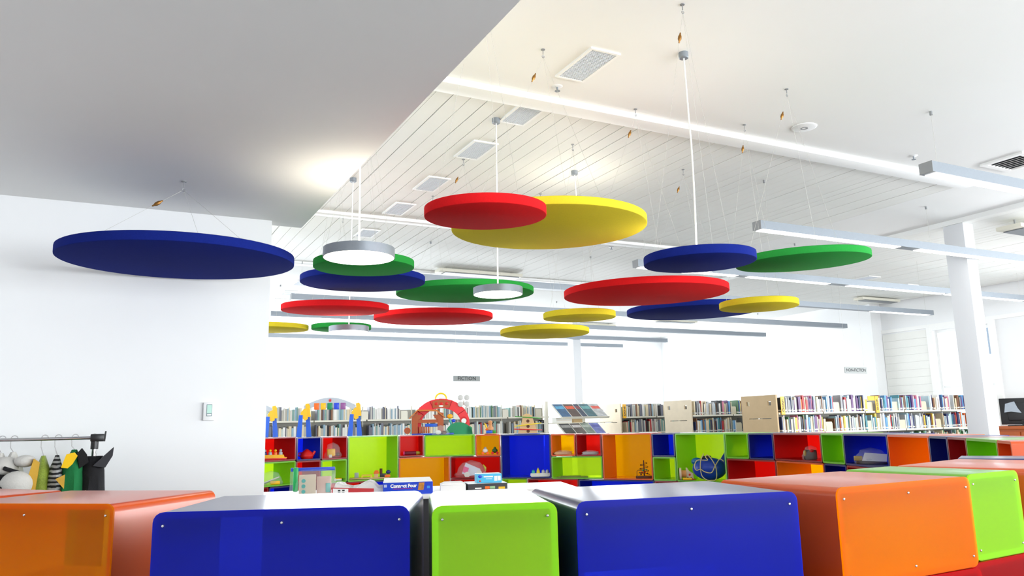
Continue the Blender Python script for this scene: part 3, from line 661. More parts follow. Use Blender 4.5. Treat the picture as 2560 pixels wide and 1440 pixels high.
# pagoda toy
pr = on_top('H', 1318, .16); s = mpp(pr[0]); r = toy('pagoda_run', 'pale wooden pagoda ball run with green, yellow and red ramps', 'toy', pr)
MB().rbox(-32*s, 32*s, -.05, .05, 0, .008, .003).build('base', c_blu, r)
MB().prism([(-24*s, .008), (25*s, .008), (19*s, 24*s), (12*s, 46*s), (4*s, 50*s), (-4*s, 50*s), (-10*s, 46*s), (-15*s, 24*s)], -.012, .012).build('tower', c_wood, r)
for z0, x, c, t in ((11, 35, c_red, -.05), (23, 34, C('ramp_yellow', (240, 214, 40)), .1), (41, 32, C('ramp_green', (70, 160, 60)), -.09)):
    m = MB().rbox(-x*s, x*s, -.03, .03, -.006, .006, .002); m.xf(Matrix.Translation((2*s, 0, z0*s)) @ Matrix.Rotation(-t, 4, 'Y')); m.build('ramp', c, r)
for z0 in (5, 17, 30): MB().cyl((2*s, -.0135, z0*s+.01), 4*s, .001, 14, 'y').build('arch_window', c_dkw, r)
for px, key, l, w in ((1268, 'H', 'white paper lying left of the pagoda toy', .24), (1620, 'K', 'white paper lying on the large amber box', .22), (1730, 'N', 'white sheet lying on the whale box', .3)):
    pr = on_top(key, px, .2); o = thing('paper_sheet', l, 'paper', tuple(pr[0]), pr[1]+.1)
    MB().rbox(-w/2, w/2, -.1, .1, .0, .006, .001, 1).build('sheets', M_paper, o)
# -- inside the boxes
pr = in_box('A', 686, .09); s = mpp(pr[0]); r = toy('peg_bench', 'yellow and red pop-up bench with four round peg dolls', 'toy', pr)
MB().prism([(-30*s, 0), (30*s, 0), (32*s, 5*s), (26*s, 6*s), (24*s, 12*s), (-28*s, 12*s), (-30*s, 6*s)], -.03, .04).build('bench', c_yel, r)
MB().rbox(-26*s, 31*s, -.045, -.03, 0, 4*s, .004).build('red_edge', c_red, r)
for i, c in enumerate((c_nvy, c_gry, c_org, c_gry)):
    x = (-21+i*12.5)*s; MB().lathe([(0, 11.5*s), (5*s, 12*s), (4.6*s, 18*s), (2*s, 20*s), (0, 20*s)], 12, (x, 0, 0)).build('peg_doll', c, r)
    MB().ball((x, 0, 22.5*s), 3.4*s).build('peg_head', (c_gry, c_yel, c_yel, c_gry)[i], r)
pr = in_box('B', 768, .1); s = mpp(pr[0]); r = toy('toy_teapot', 'shiny red plastic teapot in the small blue box', 'toy', pr)
MB().lathe([(0, 0), (14*s, 0), (17*s, 6*s), (15*s, 14*s), (6*s, 21*s), (3*s, 23*s), (0, 24*s)], 20).build('pot', c_red, r)
MB().tube([(10*s, 0, 6*s), (16*s, 0, 12*s), (20*s, 0, 18*s)], [5*s, 3.6*s, 3*s], 10).build('spout', c_red, r)
MB().tube([(-13*s, 0, 6*s), (-20*s, 0, 8*s), (-19*s, 0, 14*s), (-12*s, 0, 15*s)], 1.6*s, 8).build('handle', c_red, r)
MB().ball((12*s, -.035, 8*s), 3*s, .004, 3*s).build('sticker', C('olive_sticker', (150, 150, 40)), r)
pr = in_box('C', 833, .1); s = mpp(pr[0]); r = toy('bagged_yellow_toy', 'yellow toy in a clear bag in the pale rimmed red box', 'toy bag', pr)
MB().rbox(-14*s, 6*s, -.04, .04, .02, 22*s, .012).build('yellow_block', c_yel, r); MB().rbox(-10*s, -2*s, -.05, -.03, 0, 8*s, .006).build('white_block', c_wht, r)
MB().ball((12*s, 0, 8*s), 5*s).build('dark_ball', c_dkw, r); bag(r, 44*s, 38*s, .14, 5)
pr = in_box('A1', 681, .09); s = mpp(pr[0]); r = toy('bagged_sticks', 'clear bag with white sticks and a yellow toy car', 'toy bag', pr)
for i in range(5): MB().tube([(-28*s+i*3*s, -.02+i*.01, .008), (8*s+i*3*s, -.02+i*.01, 14*s+i*s)], .008, 8).build('stick', c_wht, r)
MB().rbox(-2*s, 22*s, -.06, -.02, .0, 9*s, .012).build('toy_car', c_yel, r); bag(r, 62*s, 34*s, .13, 6)
pr = in_box('C1', 847, .12); s = mpp(pr[0]); r = toy('thin_book', 'thin yellow book lying in the small green box', 'book', pr)
MB().rbox(-9*s, 9*s, -.05, .05, 0, .018, .003).build('pages', M_paper, r); MB().rbox(-9*s, 9*s, -.05, .05, .018, .03, .003).build('cover', c_yel, r)
pr = in_box('D', 932, .12); s = mpp(pr[0]); r = toy('train_set', 'wooden train set on a board in the large green box', 'toy train', pr)
MB().rbox(-56*s, 42*s, -.08, .08, 0, .018, .004).build('board', c_wood, r)
MB().rbox(-44*s, -34*s, -.03, .02, .018, 16*s, .004).build('grey_tower', c_gry, r)
MB().prism([(-28*s, .018), (-24*s, .018), (-22*s, 7*s), (-6*s, 7*s), (-4*s, .018), (0, .018), (-1*s, 11*s), (-26*s, 11*s)], -.03, .02).build('bridge', C('straw_plastic', (226, 204, 60)), r)
MB().rbox(4*s, 14*s, -.03, .02, .018, 12*s, .003).build('house', c_wood, r); MB().prism([(2*s, 12*s), (17*s, 12*s), (14*s, 20*s), (6*s, 20*s)], -.035, .025).build('house_roof', c_org, r)
MB().rbox(18*s, 34*s, -.03, .02, .018, 12*s, .004).build('engine', C('dark_grey_plastic', (50, 48, 52)), r); MB().cyl((21*s, 0, 12*s), 3.5*s, 12*s, 10).build('chimney', c_dkw, r)
MB().rbox(30*s, 44*s, -.035, .025, .018, 9*s, .004).build('wagon', c_org, r); MB().ball((39*s, 0, 15*s), 6*s, .02, 5*s).build('cargo', c_nvy, r)
pr = in_box('E', 1031, .1); s = mpp(pr[0]); r = toy('rattle_tube', 'purple and red rattle tube lying in the small red box', 'toy', pr)
MB().cyl((-21*s, 0, 5*s), 4.5*s, 30*s, 14, 'x').build('tube', C('maroon_plastic', (120, 30, 50)), r); MB().cyl((-22.5*s, 0, 5*s), 5*s, 3*s, 14, 'x').build('end_cap', c_pnk, r)
MB().ball((13*s, 0, 5*s), 7*s, .02, 4.5*s).build('olive_head', C('olive_plastic', (170, 150, 40)), r)
for px, body, cap, l in ((1212, c_wht, c_org, 'white and orange wheeled toy, left of the green one'), (1236, C('dark_green_plastic', (40, 90, 40)), c_red, 'dark green wheeled toy in the small orange box')):
    pr = in_box('G', px, .09); s = mpp(pr[0]); r = toy('wheeled_toy', l, 'toy', pr)
    MB().ball((0, 0, 9*s), 7*s, .03, 6*s).build('body', body, r); MB().ball((0, 0, 15*s), 3.5*s).build('head', c_gry if body is c_wht else body, r)
    for x in (-6, 6): MB().cyl((x*s, -.035, 3.4*s), 3.4*s, .06, 12, 'y').build('wheel', cap, r)
pr = in_box('G1', 1177, .1); s = mpp(pr[0]); r = toy('bagged_phone_toy', 'clear bag with a pink and white wheeled toy', 'toy bag', pr)
m = MB().prism([(-24*s, 8*s), (-14*s, 34*s), (22*s, 18*s), (24*s, 10*s), (6*s, 3*s), (-8*s, 1*s)], -.03, .03); m.build('white_body', C('bluish_white_plastic', (226, 230, 242)), r)
MB().prism([(-22*s, 12*s), (-19*s, 26*s), (-6*s, 21*s), (-9*s, 12*s), (-14*s, 9*s)], -.04, -.03).build('pink_cheek', c_pnk, r)
for x, z in ((-11, 5), (19, 8)): MB().cyl((x*s, -.05, z*s), 7*s, .03, 18, 'y').build('wheel', c_wht, r)
MB().tube([(30*s, 0, 28*s), (35*s, 0, 20*s), (35*s, 0, 12*s)], [.006, .016, .006], 8).build('yellow_handle', C('lime_yellow_plastic', (206, 206, 40)), r)
MB().tube([(35*s, 0, 12*s), (27*s, -.02, 5*s), (25*s, -.03, .004)], .003, 6).build('cord', c_pnk, r)
bag(r, 84*s, 40*s, .16, 8)
pr = in_box('H', 1347, .09); s = mpp(pr[0]); r = toy('toy_boat', 'white toy boat with round figures in the large blue box', 'toy', pr)
MB().prism([(-25*s, 3*s), (-22*s, 0), (22*s, 0), (25*s, 3*s), (24*s, 8*s), (-24*s, 8*s)], -.05, .05).build('hull', c_wht, r)
for i, (x, c) in enumerate(((-17, c_teal), (-5, C('straw_plastic', (226, 204, 60))), (8, c_gry), (18, c_gry))):
    MB().lathe([(0, 7.5*s), (5*s, 8*s), (4*s, 14*s), (0, (22 if i == 1 else 17)*s)], 12, (x*s, 0, 0)).build('figure', c, r)
for px, key, l, w in ((1406, 'I', 'flat clear bag lying in the small orange box right of the blue box', 50), (1473, 'J', 'crumpled grey bag in the small red box left of the amber box', 44)):
    pr = in_box(key, px, .1); s = mpp(pr[0]); r = toy('flat_bag', l, 'toy bag', pr)
    m = MB(); q = random.Random(px)
    for i in range(6): m.rbox(-w/2*s+q.uniform(0, 6)*s, w/2*s-q.uniform(0, 6)*s, -.05, .05, i*.006, i*.006+.005, .001, 1)
    m.build('contents', C('grey_card', (190, 180, 180), .6) if key == 'J' else C('peach_card', (230, 180, 130), .6), r); bag(r, w*s, .06, .14, px)
pr = in_box('J1', 1427, .07); s = mpp(pr[0]); r = toy('flat_puzzle', 'flat jigsaw puzzle lying in the wide green box', 'puzzle', pr)
MB().rbox(-40*s, 38*s, -.06, .06, 0, .008, .002, 1).build('tray', C('olive_card', (140, 150, 70), .6), r); MB().rbox(-30*s, 20*s, -.05, .05, .008, .016, .002, 1).build('piece', C('moss_card', (110, 130, 60), .6), r)
pr = in_box('K', 1603, .1); s = mpp(pr[0]); r = toy('bead_maze', 'wire bead maze on a brown base in the large amber box', 'toy', pr)
MB().rbox(-20*s, 20*s, -.05, .05, 0, 5*s, .004).build('base', c_dkw, r); MB().cyl((1*s, 0, 5*s), 1.4*s, 38*s, 10).build('post', c_dkw, r)
MB().tube([(1*s+(14-6*t)*s*math.cos(t*20), .04*math.sin(t*20), (8+t*30)*s) for t in np.linspace(0, 1, 60)], .0035, 6).build('spiral_wire', M_black, r)
MB().tube([(-17*s, 0, 5*s), (-17*s, 0, 16*s), (-14*s, 0, 19*s), (0, 0, 18*s), (3*s, 0, 6*s)], .0035, 6).build('loop_wire', M_black, r)
for i in range(7): MB().ball(((-7+i*2.6)*s, -.02, (9+(i*5) % 14)*s), 2.2*s).build('bead', (c_dkw, c_red, c_grn)[i % 3], r)
# whale with rope
pr = in_box('N', 1762, .13); s = mpp(pr[0]); r = toy('toy_whale', 'big blue whale pull toy with a cream rope in the green box', 'toy', pr)
MB().ball((4*s, 0, 28*s), 42*s, .10, 28*s, 24, 14).build('body', C('whale_blue', (20, 62, 170), .3), r)
MB().prism([(24*s, 40*s), (44*s, 70*s), (45*s, 40*s), (36*s, 34*s)], -.03, .03).build('tail', C('whale_blue', (20, 62, 170), .3), r)
MB().ball((-26*s, 0, 46*s), 14*s, .05, 10*s).build('snout', C('teal_blue_plastic', (16, 100, 150), .3), r)
MB().rbox(-14*s, 10*s, -.04, .04, 50*s, 60*s, .008).build('black_saddle', M_black, r)
rope = [(-8, 66), (-16, 50), (-18, 30), (-14, 10), (4, -0.5), (18, 4), (20, 26), (14, 46), (2, 62), (-4, 58), (0, 50), (-24, 50), (-32, 36), (-28, 26), (-18, 28), (-8, 22), (8, 20), (18, 36), (30, 52), (40, 46)]
pts = []
for i in range(len(rope)-1):
    p0, p1, p2, p3 = (Vector(rope[max(0, min(len(rope)-1, i+k))]) for k in (-1, 0, 1, 2))
    for t in np.linspace(0, 1, 6, endpoint=False): pts.append(.5*((2*p1)+(p2-p0)*t+(2*p0-5*p1+4*p2-p3)*t*t+(-p0+3*p1-3*p2+p3)*t**3))
MB().tube([(p.x*s, -.105-.012*math.sin(i*.35), max(.006, p.y*s)) for i, p in enumerate(pts)], .0058, 7).build('rope', C('cream_rope', (214, 196, 140), .8), r)
pr = in_box('N', 1707, .05); s = mpp(pr[0]); r = toy('spool_toy', 'cream wooden spool toy in front of the blue whale', 'toy', pr)
MB().cyl((-16*s, 0, 15*s), 15*s, 5*s, 20, 'x').build('disc', C('cream_wood', (224, 204, 176), .5), r); MB().cyl((-11*s, 0, 15*s), 9*s, 12*s, 18, 'x').build('core', C('apricot_wood', (226, 160, 90), .5), r)
MB().prism([(1*s, 0), (18*s, 0), (18*s, 16*s), (8*s, 22*s), (3*s, 30*s), (0, 30*s)], -.03, .04).build('face_block', C('cream_wood', (224, 204, 176), .5), r)
MB().ball((9*s, -.032, 13*s), 2.6*s, .004, 2.6*s).build('nose', c_red, r)
MB().tube([(2*s, -.034, 8*s), (8*s, -.034, 4*s), (14*s, -.034, 7*s)], 1*s, 6).build('smile', C('dark_green_plastic', (40, 90, 40)), r)
pr = in_box('N', 1712, .012); s = mpp(pr[0]); r = toy('toy_hammer', 'small yellow stick with a red end before the spool toy', 'toy', pr)
MB().cyl((-13*s, 0, 3.2*s), 3*s, 22*s, 12, 'x').build('handle', c_yel, r); MB().tube([(9*s, 0, 3.2*s), (18*s, 0, 1.6*s)], [1.6*s, 1*s], 8).build('red_end', c_red, r)
pr = in_box('Q', 2020, .1); s = mpp(pr[0]); r = toy('bagged_dark_toy', 'clear bag with a dark red toy in the wide red box', 'toy bag', pr)
MB().rbox(-18*s, 14*s, -.05, .05, 0, 24*s, .015).build('dark_block', C('umber_plastic', (80, 56, 46)), r); MB().ball((2*s, -.05, 22*s), 5*s, .01, 4*s).build('red_light', c_red, r)
MB().ball((-14*s, -.04, 16*s), 4*s, .02, 8*s).build('gold_piece', C('gold_plastic', (190, 160, 90)), r); bag(r, 48*s, 36*s, .15, 11)
pr = in_box('S', 2168, .12); s = mpp(pr[0]); r = toy('bag_of_papers', 'clear bag with a white sheet in the wide dark blue box', 'toy bag', pr)
MB().prism([(-22*s, 8*s), (34*s, 6*s), (36*s, 24*s), (-14*s, 28*s)], -.075, -.07).build('sheet', M_paper, r); MB().rbox(-36*s, 36*s, -.05, .05, 0, 8*s, .01).build('dark_contents', C('umber_plastic', (80, 56, 46)), r)
MB().rbox(-40*s, -20*s, -.06, -.03, 8*s, 20*s, .006).build('gold_card', C('gold_plastic', (190, 160, 90)), r); bag(r, 88*s, 40*s, .17, 12)
pr = in_box('Q1', 2020, .1); s = mpp(pr[0]); r = toy('dark_bundle', 'black plastic bundle in the second row orange box', 'toy bag', pr)
bag(r, 70*s, 34*s, .18, 13, C('black_shiny_bag', (40, 38, 40), .2)); MB().rbox(4*s, 12*s, -.09, -.06, 6*s, 10*s, .003).build('red_tag', c_red, r)
pr = in_box('V', 2397, .08); s = mpp(pr[0]); r = toy('toy_lantern', 'white toy lantern in the narrow dark red box', 'toy', pr)
MB().rbox(-10*s, 10*s, -.03, .03, 0, 36*s, .01).build('case', C('white_blue_plastic', (206, 220, 230)), r); MB().rbox(-4*s, 5*s, -.036, -.03, 8*s, 26*s, .004).build('lens', C('grey_blue_plastic', (130, 160, 180)), r)
MB().tube([(-7*s, 0, 36*s), (-5*s, 0, 46*s), (7*s, 0, 46*s), (9*s, 0, 36*s)], 1.2*s, 6).build('handle', c_gry, r)
# ------------------------------------------------------------------ counter with board games inside the ring
CA = R_(-19); cu = Vector((math.cos(CA), math.sin(CA), 0)); cn = Vector((-cu.y, cu.x, 0)); CZ = 1.04
r = thing('play_counter', 'low white counter inside the ring carrying the board games', 'counter', (1.9, 5.1, 0), CA)
MB().rbox(-1.15, 1.15, 0, .75, CZ-.03, CZ, .004).build('top', M_white, r); MB().box(-1.1, 1.1, .04, .71, .08, CZ-.03).build('body', mat('dark_laminate_base', (40, 41, 46), .6), r, False)
MB().box(-1.05, 1.05, .08, .67, 0, .08).build('kick', M_black, r, False)
def on_counter(px, dep, z=CZ):
    d = ray(px, hor(px)); d2 = Vector((d.x, d.y, 0)).normalized(); a = Vector((1.9, 5.1, 0))+cn*dep
    t = (a.x*cu.y-a.y*cu.x)/(d2.x*cu.y-d2.y*cu.x); p = d2*t; p.z = z; return p
p = on_counter(1020, .06); r = thing('game_box', 'blue Connect Four board game box with a white lid', 'game box', tuple(p), CA)
w, dd, h = .335, .50, .082
c_cf = C('cobalt_print', (30, 70, 206), .35)
MB().rbox(-w/2, w/2, 0, dd, 0, h-.002, .002, 1).build('tray', c_cf, r); MB().box(-w/2+.001, w/2-.001, .001, dd-.001, h-.002, h).build('lid_top', M_paper, r, False)
text('Connect Four', .031, M_paper, r, (-.03, -.0012, .056), (R_(90), 0, 0), bold=.0016)
MB().box(-.10, .03, -.0012, 0, .036, .0385).build('red_underline', c_red, r, False)
MB().box(-w/2+.006, -w/2+.026, -.0012, 0, .050, .068).build('maker_badge', C('pale_blue_print', (190, 200, 230), .5), r, False)
MB().prism([(.066, .026), (.104, .026), (.112, .076), (.074, .076)], -.0012, 0).build('picture', mat('game_photo_print', (196, 130, 50), .4, var=.7, scale=55), r, False)
MB().box(.128, .148, -.0012, 0, .036, .052).build('age_mark', C('cyan_print', (60, 150, 230), .5), r, False)
MB().box(w/2, w/2+.0012, .06, .34, .018, .07).build('side_picture', mat('side_photo_print', (170, 176, 190), .4, var=.5, scale=30), r, False)
p = on_counter(1217, .10); r = thing('game_box', 'flat black game box under the light blue one', 'game box', tuple(p), CA+.03)
MB().rbox(-.138, .138, 0, .26, 0, .05, .002, 1).build('box', C('charcoal_print', (52, 54, 62), .35), r); MB().box(-.137, .137, .001, .259, .05, .0512).build('lid_top', C('silver_print', (196, 198, 200), .4), r, False)
for x0, x1, z0, z1, c in ((-.09, -.045, .016, .024, M_paper), (-.02, .012, .014, .032, c_org), (.014, .05, .014, .032, C('pale_green_print', (150, 190, 140), .5)), (.075, .12, .012, .026, c_yel)):
    MB().box(x0, x1, -.0012, 0, z0, z1).build('print', c, r, False)
pb = on_counter(1221, .14, CZ+.0512); r = thing('game_box', 'small light blue game box on top of the black one', 'game box', tuple(pb), CA+.04)
MB().rbox(-.088, .088, 0, .12, 0, .062, .003, 1).build('box', C('sky_blue_print', (74, 190, 236), .3), r); MB().box(-.086, .086, .002, .118, .062, .0632).build('lid_top', M_paper, r, False)
MB().ball((-.065, -.001, .045), .014, .002, .011).build('oval_logo', C('cobalt_print', (30, 70, 206), .35), r); MB().ball((-.066, -.001, .014), .007, .0015, .006).build('red_dot', c_red, r)
MB().box(-.04, .026, -.0012, 0, .038, .047).build('title_print', M_paper, r, False); MB().box(-.025, .02, -.0012, 0, .026, .03).build('subtitle_print', M_paper, r, False)
for x in (.034, .058): MB().rbox(x, x+.022, -.0014, 0, .012+(x-.034)*.1, .046, .0006, 1).build('card_picture', M_paper, r)
p = on_counter(1131, .10); r = thing('paper_box', 'white paper box between the wide game and the black game', 'box', tuple(p), CA-.05)
MB().rbox(-.088, .088, 0, .24, 0, .048, .003, 1).build('box', M_paper, r); MB().prism([(-.088, .048), (-.06, .06), (.06, .062), (.088, .048)], .02, .2).build('flap', M_paper, r, False)
p = on_counter(785, .10); r = thing('zip_bag', 'clear zip bag with a blue seal full of puzzle pieces', 'toy bag', tuple(p), CA+.05)
w, h = .31, .19
m = MB(); q = random.Random(4); nx, nz = 12, 6; vs = []
for sgn in (-1, 1):
    for j in range(nz+1):
        for i in range(nx+1):
            x = -w/2+w*i/nx; z = h*j/nz; th = .05*(1-(j/nz)**2)*math.sin(math.pi*(i+.4)/(nx+.8))+.003
            vs.append((x*(1-.06*j/nz)+q.uniform(-.003, .003), sgn*th*q.uniform(.85, 1.1), z))
fs = []; K = (nx+1)*(nz+1)
for j in range(nz):
    for i in range(nx):
        a = j*(nx+1)+i; fs += [(a, a+1, a+nx+2, a+nx+1), (K+a, K+a+nx+1, K+a+nx+2, K+a+1)]
m.add(vs, fs).build('bag', M_bag, r)
MB().rbox(-w/2*.94, w/2*.92, -.006, .006, h-.018, h+.006, .003).build('blue_seal', C('seal_blue', (48, 80, 206)), r)
MB().rbox(-.09, .02, -.02, .0, .01, .15, .004).build('puzzle_card', C('tan_card', (214, 196, 170), .6), r); MB().rbox(.025, .12, -.015, .005, .008, .135, .004).build('puzzle_card', C('pink_card', (214, 176, 160), .6), r)
for z in (.04, .075, .11): MB().cyl((-.06, -.0235, z), .013, .003, 14, 'y').build('teal_counter', c_teal, r)
MB().rbox(-.13, -.095, -.02, .01, .04, .2, .01).build('green_piece', C('bright_green_plastic', (40, 170, 90)), r)
MB().rbox(.085, .115, -.02, -.016, .03, .09, .004).build('teal_piece', c_teal, r)
p = on_counter(880, .08); r = thing('picture_card', 'red framed house picture leaning in front of the zip bag', 'card', tuple(p), CA)
MB().prism([(-.13, 0), (.15, 0), (.15, .045), (-.13, .06)], 0, .006).build('card', C('brick_red_print', (196, 50, 56), .5), r)
MB().prism([(-.122, .002), (-.02, .002), (-.02, .048), (-.122, .053)], -.0012, 0).build('house_front', M_paper, r, False)
for x in (-.088, -.06):
    for z in (.018, .034): MB().box(x, x+.016, -.0022, -.0012, z, z+.010).build('window_print', M_ink, r, False)
p = on_counter(905, .20); r = thing('plastic_sheet', 'crumpled white plastic bag lying behind the red framed picture', 'bag', tuple(p), CA)
m = MB(); q = random.Random(9); nx, ny = 14, 8
for j in range(ny+1):
    for i in range(nx+1):
        ed = min(i, nx-i, j, ny-j); m.v.append((-.2+.4*i/nx, -.1+.2*j/ny, .004 if ed == 0 else .062+q.uniform(-.012, .016)+.02*math.sin(i*.9)))
for j in range(ny):
    for i in range(nx): a = j*(nx+1)+i; m.f.append((a, a+1, a+nx+2, a+nx+1))
m.build('sheet', mat('white_plastic_film', (246, 246, 244), .4, translucent=.3), r)
# ------------------------------------------------------------------ costume rack by the partition
RY = 4.84; bz = onY(115, 1097.5, RY).z; xe = onY(232, 1099, RY).x; x_l = onY(-260, 1097, RY).x
def rx(px): return onY(px, 1100, RY).x
def rz_(py, px=140): return onY(px, py, RY).z
r = thing('clothes_rack', 'chrome clothes rack with black end joint by the partition', 'clothes rack', (xe, RY, 0))
MB().tube([(x_l-xe, 0, bz), (0, 0, bz)], .009, 12).build('rail', M_steel, r)
for x in (0, x_l-xe):
    MB().cyl((x+.01, 0, .06), .0125, bz-.06, 12).build('post', M_steel, r)
    MB().tube([(x+.01, -.25, .06), (x+.01, .25, .06)], .014, 10).build('foot', M_black, r)
    for y in (-.22, .22): MB().cyl((x, y, .026), .026, .02, 14, 'x').build('castor', M_black, r)
    s_ = 1 if x == 0 else -1
    m = MB().rbox(min(x-.012, x+s_*.055), max(x-.012, x+s_*.055), -.02, .02, bz-.02, bz+.02, .005); m.cyl((x+.01, 0, bz-.06), .019, .045, 14)
    m.prism([(x+s_*.05, bz-.02), (x+s_*.06, bz-.02), (x+s_*.064, bz+.034), (x+s_*.056, bz+.034)], -.012, .012); m.build('end_joint', M_black, r)
def hanger(parent, x, top, lean=0):
    m = MB().tube([(x+.016*math.cos(a), 0, bz-top+.004+.017*math.sin(a)) for a in np.linspace(-.6, math.pi, 9)]+[(x-.014+lean*.5, 0, bz-top-.04), (x+lean, 0, -.0), (x+lean, 0, -.012)], .0022, 6)
    return m.build('hanger', M_steel, parent)
def garment(px, wpx, top_y, label, name, material, L=.95, depth=.38, stripes=None, lean=0, top=.18):
    x = rx(px); zt = rz_(top_y, px); r = thing(name, label, 'costume', (x, RY, zt), group='costumes on the rack')
    w = wpx*.0025; q = random.Random(int(px)); m = MB(); n, k = 18, 12
    for j in range(k+1):
        t = j/k
        sw = w*(top+(1.12-top)*min(1, t*4.2)**.6); sd = depth*(.18+.82*min(1, t*3)**.7)
        for i in range(n):
            a = 2*math.pi*i/n; f = 1+.10*math.sin(i*2.7+j*.4+px)*min(1, t*3)
            m.v.append((lean*t*.2+sw/2*f*math.cos(a), sd/2*f*math.sin(a), -t*L+.0*q.random()))
    for j in range(k):
        for i in range(n): a, b_ = j*n+i, j*n+(i+1) % n; m.f.append((a, b_, b_+n, a+n))
    m.f.append(tuple(range(n))[::-1]); m.f.append(tuple(k*n+i for i in range(n)))
    m.build('cloth', material, r); hanger(r, 0, zt, lean*.1)
    return r, w
f_wht = mat('white_fleece', (206, 204, 198), .95, var=.06, scale=60, bump=.5, bscale=120); f_blk = mat('black_fleece', (20, 20, 24), .9, var=.2, bump=.3)
r, w = garment(6, 46, 1133, 'black and white spotted costume at the left frame edge', 'costume', f_wht)
for y, z in ((-.17, -.13), (-.19, -.19), (-.15, -.26)): MB().ball((.02, y, z), .035, .03, .03).build('black_spot', f_blk, r)
r, w = garment(36, 54, 1130, 'white animal costume with a black collar and round hood', 'costume', f_wht)
MB().ball((.04, -.2, -.155), .072, .066, .066, 18, 10).build('round_hood', f_wht, r); MB().ball((.065, -.14, -.045), .05, .05, .03).build('ear', f_wht, r); MB().ball((-.02, -.1, -.07), .06, .07, .05).build('shoulder', f_wht, r)
MB().tube([(-.02, -.17, -.075), (.05, -.2, -.10)], .010, 6).build('black_collar', f_blk, r); MB().rbox(-.05, .0, -.24, -.2, -.24, -.16, .01).build('black_patch', f_blk, r)
r, w = garment(112, 44, 1139, 'lime sequin dress with yellow lining', 'costume', mat('lime_sequins', (150, 172, 60), .35, var=.5, scale=160, bump=.8, bscale=240))
MB().prism([(-.075, -.24), (-.02, -.24), (-.004, -.03), (-.03, -.01), (-.05, -.10)], -.205, -.16).build('yellow_lining', mat('mustard_satin', (206, 160, 44), .5, var=.1), r)
def zebra():
    m = mat('zebra_stripe_plush', (150, 150, 150), .9); nt = m.node_tree; n = nt.nodes; wv = n.new('ShaderNodeTexWave'); wv.bands_direction = 'Z'; wv.inputs['Scale'].default_value = 14; wv.inputs['Distortion'].default_value = 3
    rp = n.new('ShaderNodeValToRGB'); rp.color_ramp.elements[0].position = .42; rp.color_ramp.elements[0].color = lin((40, 40, 44)); rp.color_ramp.elements[1].position = .55; rp.color_ramp.elements[1].color = lin((186, 186, 188))
    tc = n.new('ShaderNodeTexCoord'); nt.links.new(tc.outputs['Object'], wv.inputs['Vector']); nt.links.new(wv.outputs['Fac'], rp.inputs[0]); nt.links.new(rp.outputs[0], n['Principled BSDF'].inputs['Base Color']); return m
garment(146, 40, 1138, 'grey zebra striped costume between lime and green', 'costume', zebra())
r, w = garment(188, 56, 1124, 'green hooded costume with a yellow collar', 'costume', mat('emerald_felt', (16, 116, 62), .9, var=.1, bump=.2))
MB().prism([(-.05, -.085), (-.03, -.02), (.005, -.012), (.02, -.03), (.0, -.07), (-.02, -.09)], -.19, -.13).build('yellow_collar', mat('yellow_felt_cloth', (244, 196, 24), .9), r)
MB().prism([(-.07, -.14), (-.03, -.12), (-.03, -.19)], -.2, -.16).build('yellow_cuff', mat('mustard_satin', (206, 160, 44), .5, var=.1), r)
r, w = garment(236, 50, 1140, 'black cat costume with pointed ears at the rack end', 'costume', f_blk, top=.75)
MB().prism([(-.06, -.06), (-.075, .02), (-.055, .045), (-.03, .01), (-.02, -.03)], -.09, -.02).build('ear', f_blk, r)
MB().prism([(.0, -.05), (.095, .045), (.092, .0), (.06, -.06)], -.09, -.02).build('ear', mat('charcoal_velvet', (44, 44, 50), .7), r)
MB().tube([(-.03, -.21, -.17), (.0, -.215, -.2), (.03, -.21, -.235), (.04, -.2, -.26)], .009, 6).build('sequin_ribbon', mat('sequin_ribbon', (190, 170, 120), .3, .5, var=.6, scale=90), r)
# ------------------------------------------------------------------ bookcases
PAL = [('navy', (36, 48, 92)), ('white', (232, 230, 224)), ('red', (186, 40, 44)), ('teal', (52, 128, 140)), ('cream', (222, 206, 172)), ('black', (30, 30, 34)), ('sky blue', (92, 150, 200)), ('orange', (226, 106, 44)),
       ('green', (72, 120, 76)), ('grey', (150, 152, 154)), ('pink', (206, 112, 140)), ('yellow', (222, 186, 60)), ('pale blue', (176, 204, 214)), ('brown', (124, 84, 56)), ('purple', (104, 66, 120)), ('silver', (196, 200, 204))]
BM = {}; BMESH = {}
for nm, c in PAL:
    m = mat('book_'+nm.replace(' ', '_'), c, .45, var=.12, scale=3); nt = m.node_tree; n = nt.nodes; b_ = n['Principled BSDF']
    tc = n.new('ShaderNodeTexCoord'); sp = n.new('ShaderNodeSeparateXYZ'); nt.links.new(tc.outputs['Object'], sp.inputs[0])
    l1 = n.new('ShaderNodeMath'); l1.operation = 'COMPARE'; l1.inputs[1].default_value = .13; l1.inputs[2].default_value = .05; nt.links.new(sp.outputs['Z'], l1.inputs[0])
    mx = n.new('ShaderNodeMix'); mx.data_type = 'RGBA'; mx.inputs[7].default_value = lin((214, 212, 206)); src = b_.inputs['Base Color'].links[0].from_socket
    nt.links.new(l1.outputs[0], mx.inputs[0]); nt.links.new(src, mx.inputs[6]); nt.links.new(mx.outputs[2], b_.inputs['Base Color'])
    BM[nm] = m
    me = MB().box(0, 1, 0, 1, 0, 1).mesh('book'); me.materials.append(m); BMESH[nm] = me
